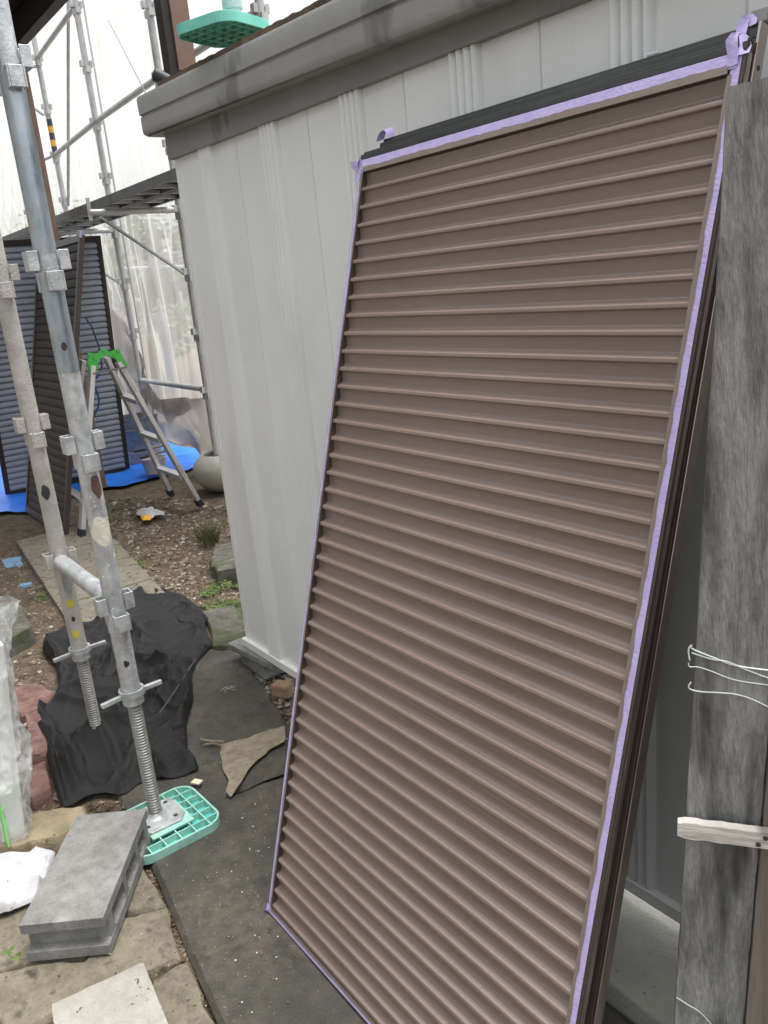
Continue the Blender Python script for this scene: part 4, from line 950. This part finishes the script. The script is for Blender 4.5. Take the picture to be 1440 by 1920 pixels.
# twigs, flakes
random.seed(21)
for q, ((a, c), lb) in enumerate((((378, 1388), (418, 1396)), 'upper of two dry reed pieces beside the black cloth'), (((384, 1398), (424, 1392)), 'lower of two dry reed pieces beside the black cloth')) if False else ():
    pass
tag(MB().tube([G(376, 1386, .012), G(398, 1390, .014), G(420, 1391, .01)], .004, 6).build('reed', burlap, None), 'upper of two dry reed pieces beside the black cloth', 'reed')
tag(MB().tube([G(382, 1396, .01), G(400, 1394, .012), G(424, 1399, .01)], .003, 6).build('reed', burlap, None), 'lower of two dry reed pieces beside the black cloth', 'reed')
mb = MB(); c = G(428, 1292, .008)
for q in range(16):
    a = random.uniform(0, 6.28); mb.tube([c, c+Vector((math.cos(a)*.014, math.sin(a)*.014, .006)), c+Vector((math.cos(a+.6)*random.uniform(.015, .038), math.sin(a+.6)*random.uniform(.015, .038), .001))], .0007, 5)
tag(mb.build('frayed_twine', mat('twine', (.3, .28, .25), None, 30, .9), None), 'little tangle of frayed white twine on the dark path', 'twine')
def pebbles(poly, n, rmin, rmax, m, name, label, cat, zoff=0, flat=.6, seed=1, avoid=()):
    random.seed(seed); mb = MB(); xs_ = [p[0] for p in poly]; ys_ = [p[1] for p in poly]
    oc = [(1, 0, 0), (0, 1, 0), (-1, 0, 0), (0, -1, 0), (0, 0, 1), (.7, .7, .5), (-.7, .7, .5), (-.7, -.7, .5), (.7, -.7, .5)]
    k2 = 0
    while k2 < n:
        x = random.uniform(min(xs_), max(xs_)); y = random.uniform(min(ys_), max(ys_))
        if not inside((x, y), poly) or any(inside((x, y), q) for q in avoid): 
            if random.random() < .0005: k2 += 1
            continue
        k2 += 1
        r0 = rmin+(rmax-rmin)*random.random()**3; a = random.uniform(0, 6.28); ca_, sa_ = math.cos(a), math.sin(a); e = random.uniform(.6, 1)
        z = gz(x, y)+zoff; vs = []
        for (px_, py_, pz_) in oc:
            j = random.uniform(.8, 1.15); qx = px_*r0*j; qy = py_*r0*e*j; vs.append((x+qx*ca_-qy*sa_, y+qx*sa_+qy*ca_, z+pz_*r0*flat*j*(1 if pz_ else 0)-.001))
        mb.add(vs, [(0, 5, 8), (0, 1, 5), (1, 6, 5), (1, 2, 6), (2, 7, 6), (2, 3, 7), (3, 8, 7), (3, 0, 8), (5, 6, 4), (6, 7, 4), (7, 8, 4), (8, 5, 4)])
    return stuff(mb.build(name, m, None, True), label, cat)
yard = [(-6.6, 1.5), (-5.5, 2.25), (-4.2, 2.3), (-2.8, 1.5), (-2.75, 1.24), (-3.5, 1.36), (-4.0, 1.3), (-5.1, 1.46)]
pebbles(yard, 5200, .003, .016, gravelm, 'gravel', 'loose gravel over the yard between stepladder and shed', 'gravel', seed=2)
pebbles(yard, 260, .014, .032, gravelm, 'gravel', 'scattered larger pale stones among the yard gravel', 'gravel', seed=12)
left = [(-5.4, .2), (-5.4, .98), (-4.4, .86), (-3.5, .8), (-3.3, .62), (-2.9, .45), (-2.5, .42), (-2.25, .45), (-2.0, .3), (-2.3, .0), (-4, 0)]
pebbles(left, 2600, .003, .015, gravelm, 'gravel', 'small gravel on the soil left of the black cloth', 'gravel', seed=3)
pebbles([(-2.9, 1.22), (-2.4, 1.14), (-1.9, 1.08), (-1.5, 1.05), (-1.5, 1.3), (-2.8, 1.35)], 900, .004, .018, gravelm, 'gravel', 'gravel strip along the foot of the shed', 'gravel', seed=4, zoff=.01)
edge = [tuple(G(a, c)[:2]) for a, c in ((160, 1500), (240, 1490), (275, 1590), (315, 1690), (350, 1790), (410, 1915), (396, 1915), (338, 1796), (300, 1700), (262, 1600), (210, 1520), (150, 1545), (60, 1600), (20, 1560), (90, 1520))]
pebbles(edge, 900, .002, .006, litterm, 'gravel', 'grit filling the joint between flagstones and path', 'gravel', seed=5, zoff=.006)
pathp = [tuple(q[:2]) for q in (G(300, 1600), G(500, 1480), (-1.5, .62), (-.7, .6), (-.5, .4), G(410, 1900), G(330, 1700))]
random.seed(8); mb = MB()
for q in range(2600):
    x = random.uniform(-2.2, -.6); y = random.uniform(.35, 1.1)
    if not inside((x, y), pathp) and random.random() < .75: continue
    if N(x*3.2, y*3.2, 4) < random.uniform(-.5, .45): continue
    s0 = .0005+.0014*random.random()**8; a = random.uniform(0, 3.14); z = .012
    mb.box((x, y, z), (s0*2, s0*1.4, s0), Matrix.Rotation(a, 3, 'Z'))
stuff(mb.build('paint_flakes', flakem, None), 'tiny pale chips and grit sprinkled on the dark path', 'flakes')
tag(MB().box(G(369, 1466, .012), (.03, .022, .004), Matrix.Rotation(.5, 3, 'Z')).build('wood_chip', mat('chip', (.62, .55, .42), None, 9, .8), None), 'pale wood chip between the black cloth and the teal pad', 'chip')
def litter(poly, n, seed, name, m, smin, smax, label, cat, zoff=.004, up=.4):
    random.seed(seed); mb = MB(); xs_ = [p[0] for p in poly]; ys_ = [p[1] for p in poly]; k2 = 0
    while k2 < n:
        x = random.uniform(min(xs_), max(xs_)); y = random.uniform(min(ys_), max(ys_))
        if not inside((x, y), poly): continue
        k2 += 1; s0 = random.uniform(smin, smax); rt = Matrix.Rotation(random.uniform(0, 6.28), 3, 'Z') @ Matrix.Rotation(random.uniform(-up, up), 3, 'X') @ Matrix.Rotation(random.uniform(-up, up), 3, 'Y')
        c = Vector((x, y, gz(x, y)+zoff+random.random()*.006))
        mb.add([c+rt @ Vector(v)*s0 for v in ((-1, 0, 0), (-.2, -.45, .1), (1, 0, .15), (-.1, .45, .1))], [(0, 1, 2, 3)])
    return stuff(mb.build(name, m, None), label, cat)
litter(yard, 6500, 4, 'leaf_litter', litterm, .003, .012, 'brown leaf litter and bark chips over the yard', 'leaf litter')
litter(left, 3200, 6, 'leaf_litter', litterm, .003, .011, 'brown leaf scraps on the soil left of the black cloth', 'leaf litter')
litter([tuple(G(a, c)[:2]) for a, c in ((0, 1600), (120, 1560), (240, 1600), (340, 1790), (400, 1915), (0, 1915))], 260, 9, 'leaf_litter', litterm, .002, .006, 'fine brown debris on the flagstones at lower left', 'debris', .042)
litter([tuple(q[:2]) for q in (G(380, 1240), G(450, 1225), G(540, 1350), G(540, 1480), G(500, 1700), (-1.1, .6), (-1.0, .38), G(400, 1895), G(290, 1600), G(390, 1460), G(370, 1330))], 420, 10, 'leaf_litter', litterm, .0015, .005, 'fine brown debris on the dark path', 'debris', .034)
# weeds
def weeds(poly, n, seed, label, h=.03, s0=.008):
    random.seed(seed); mb = MB(); xs_ = [p[0] for p in poly]; ys_ = [p[1] for p in poly]; k2 = 0
    while k2 < n:
        x = random.uniform(min(xs_), max(xs_)); y = random.uniform(min(ys_), max(ys_))
        if not inside((x, y), poly): continue
        if N(x*7, y*7, seed) < -.15: continue
        k2 += 1; hh = random.uniform(.3, 1)*h; c = Vector((x, y, gz(x, y)+hh))
        for q in range(3):
            rt = Matrix.Rotation(random.uniform(0, 6.28), 3, 'Z') @ Matrix.Rotation(random.uniform(-.6, .6), 3, 'X'); ss = s0*random.uniform(.6, 1.3)
            mb.add([c+rt @ Vector(v)*ss for v in ((0, 0, 0), (.6, -.5, .1), (1.2, 0, .05), (.6, .5, .1))], [(0, 1, 2, 3)])
    return stuff(mb.build('weeds', grassm, None), label, 'weeds')
weeds([tuple(G(a, c)[:2]) for a, c in ((370, 1118), (400, 1092), (460, 1092), (460, 1150), (388, 1150))], 700, 1, 'patch of green clover beside the shed corner')
weeds([tuple(G(a, c)[:2]) for a, c in ((186, 945), (270, 922), (275, 930), (200, 985), (180, 985))], 260, 2, 'thin green weeds along the front edge of the tarp')
weeds([tuple(G(a, c)[:2]) for a, c in ((215, 1040), (245, 1025), (280, 1050), (260, 1062))], 200, 3, 'mossy weeds beside the paving slabs', .012, .006)
weeds([tuple(G(a, c)[:2]) for a, c in ((60, 1100), (85, 1092), (90, 1120), (70, 1125))], 90, 4, 'mossy weeds left of the paving slabs', .012, .006)
# clover sprig on the flagstone
random.seed(2)
cs = empty('clover_sprig', G(18, 1784, .01), 'tiny three-leaved clover sprig on the flagstone at the left frame edge', 'clover')
mb = MB(); c = G(16, 1784, .03)
for q in range(3):
    for s_ in range(2):
        d = Vector((math.cos(q*2.1), math.sin(q*2.1), .1)); cc_ = c+Vector((.03*s_*1, .008*s_, 0)); e_ = Vector((-d[1], d[0], 0)); l = .012
        mb.add([cc_, cc_+d*l*.6-e_*l*.5, cc_+d*l*1.1-e_*l*.3, cc_+d*l, cc_+d*l*1.1+e_*l*.3, cc_+d*l*.6+e_*l*.5], [(0, 1, 2, 3), (0, 3, 4, 5)])
mb.build('leaf', grassm, cs)
MB().tube([c, c-Vector((0, 0, .022))], .0008, 5).build('stalk', grassm, cs)
# dry tuft
def tuft(c, n, h, label, m, seed):
    random.seed(seed); mb = MB()
    for q in range(n):
        a = random.uniform(0, 6.28); rr = random.uniform(0, .09); b0 = c+Vector((math.cos(a)*rr, math.sin(a)*rr*.6, 0)); hh = h*random.uniform(.5, 1.1); ln = random.uniform(.02, .09); a2 = a+random.uniform(-.6, .6)
        mb.tube([b0, b0+Vector((math.cos(a2)*ln*.3, math.sin(a2)*ln*.3, hh*.6)), b0+Vector((math.cos(a2)*ln, math.sin(a2)*ln, hh))], [.0022, .0016, .0005], 4)
    return tag(mb.build('grass_tuft', m, None), label, 'grass tuft')
tuft(G(392, 1018), 150, .13, 'dry olive grass tuft growing beside the shed, above the grey lump', leafm2, 5)
# ================================================================ GARDEN BEHIND THE SHEETING
def tree(x, y, h, rx, rz, n, m, label, seed, cat='shrub', nm='garden_shrub', grp='shrubs beyond the sheeting'):
    random.seed(seed); root = empty(nm, (x, y, 0), label, cat, grp)
    MB().tube([(x, y, 0), (x+.05, y, h*.35), (x-.03, y+.05, h*.7)], [.06, .045, .02], 8).build('trunk', barkm, root, True)
    mb = MB()
    cl = [(random.gauss(0, .45)*rx, random.gauss(0, .45)*rx, h-rz+random.uniform(-.8, .8)*rz, random.uniform(.25, .5)*rx) for _ in range(16)]
    for q in range(n):
        cx, cy, cz, cr = random.choice(cl); v = Vector((random.gauss(0, 1), random.gauss(0, 1), random.gauss(0, 1))).normalized()*cr*random.uniform(.5, 1.05)
        c = Vector((x+cx, y+cy, max(.05, cz)))+v; s0 = random.uniform(.03, .065)
        rt = Matrix.Rotation(random.uniform(0, 6.28), 3, 'Z') @ Matrix.Rotation(random.uniform(-1.2, 1.2), 3, 'X')
        mb.add([c+rt @ Vector(p)*s0 for p in ((-1, 0, 0), (0, -.5, 0), (1, 0, 0), (0, .5, 0))], [(0, 1, 2, 3)])
    mb.build('crown', m, root)
for args in ((-10.2, 3.9, 2.6, .75, 1.0, 2600, leafm, 'dark green shrub left of the far pole, blurred by the sheeting', 1),
             (-8.8, 4.6, 3.0, .7, 1.2, 2600, leafm, 'tall green shrub behind the far pole, blurred by the sheeting', 2),
             (-12.0, 3.8, 2.4, .8, 1.0, 2200, leafm2, 'olive shrub above the louvred doors behind the sheeting', 3),
             (-8.3, 4.0, 1.5, .6, .6, 2000, leafm, 'low green shrub behind the sagging sheet', 4),
             (-8.2, 5.6, 2.9, .8, 1.1, 2200, leafm2, 'pale olive shrub beside the shed edge behind the sheeting', 5),
             (-14.2, 4.6, 3.1, 1.0, 1.3, 2200, leafm2, 'olive shrub at the far left frame edge behind the sheeting', 6)): tree(*args)
gw = empty('garden_wall', (-9, 6.6, 0), 'low pinkish brown wall at the back of the garden behind the sheeting', 'wall')
MB().box((-9.5, 6.7, .9), (9, .15, 1.8)).build('panel', mat('wall_pink', (.3, .22, .18), (.4, .3, .25), 4, .9), gw)
fr = empty('greenhouse_frame', (-8.3, 3.4, 0), 'white tubular garden frame seen through the sheeting', 'frame')
mb = MB()
fpts = [((222, 588), (262, 520)), ((262, 520), (310, 470)), ((205, 505), (350, 500)), ((205, 562), (262, 563)), ((296, 560), (302, 600)), ((338, 548), (345, 605))]
for a, c in fpts: mb.tube([atY(*a, 3.5), atY(*c, 3.5)], .02, 8)
mb.build('bar', whitecl, fr, True)
po = empty('garden_post', atY(302, 600, 3.6), 'short broad white post standing in the garden behind the sheeting', 'post')
a = atY(302, 600, 3.6); MB().box((a[0], a[1], .78), (.12, .06, .9)).build('post_body', whitecl, po)
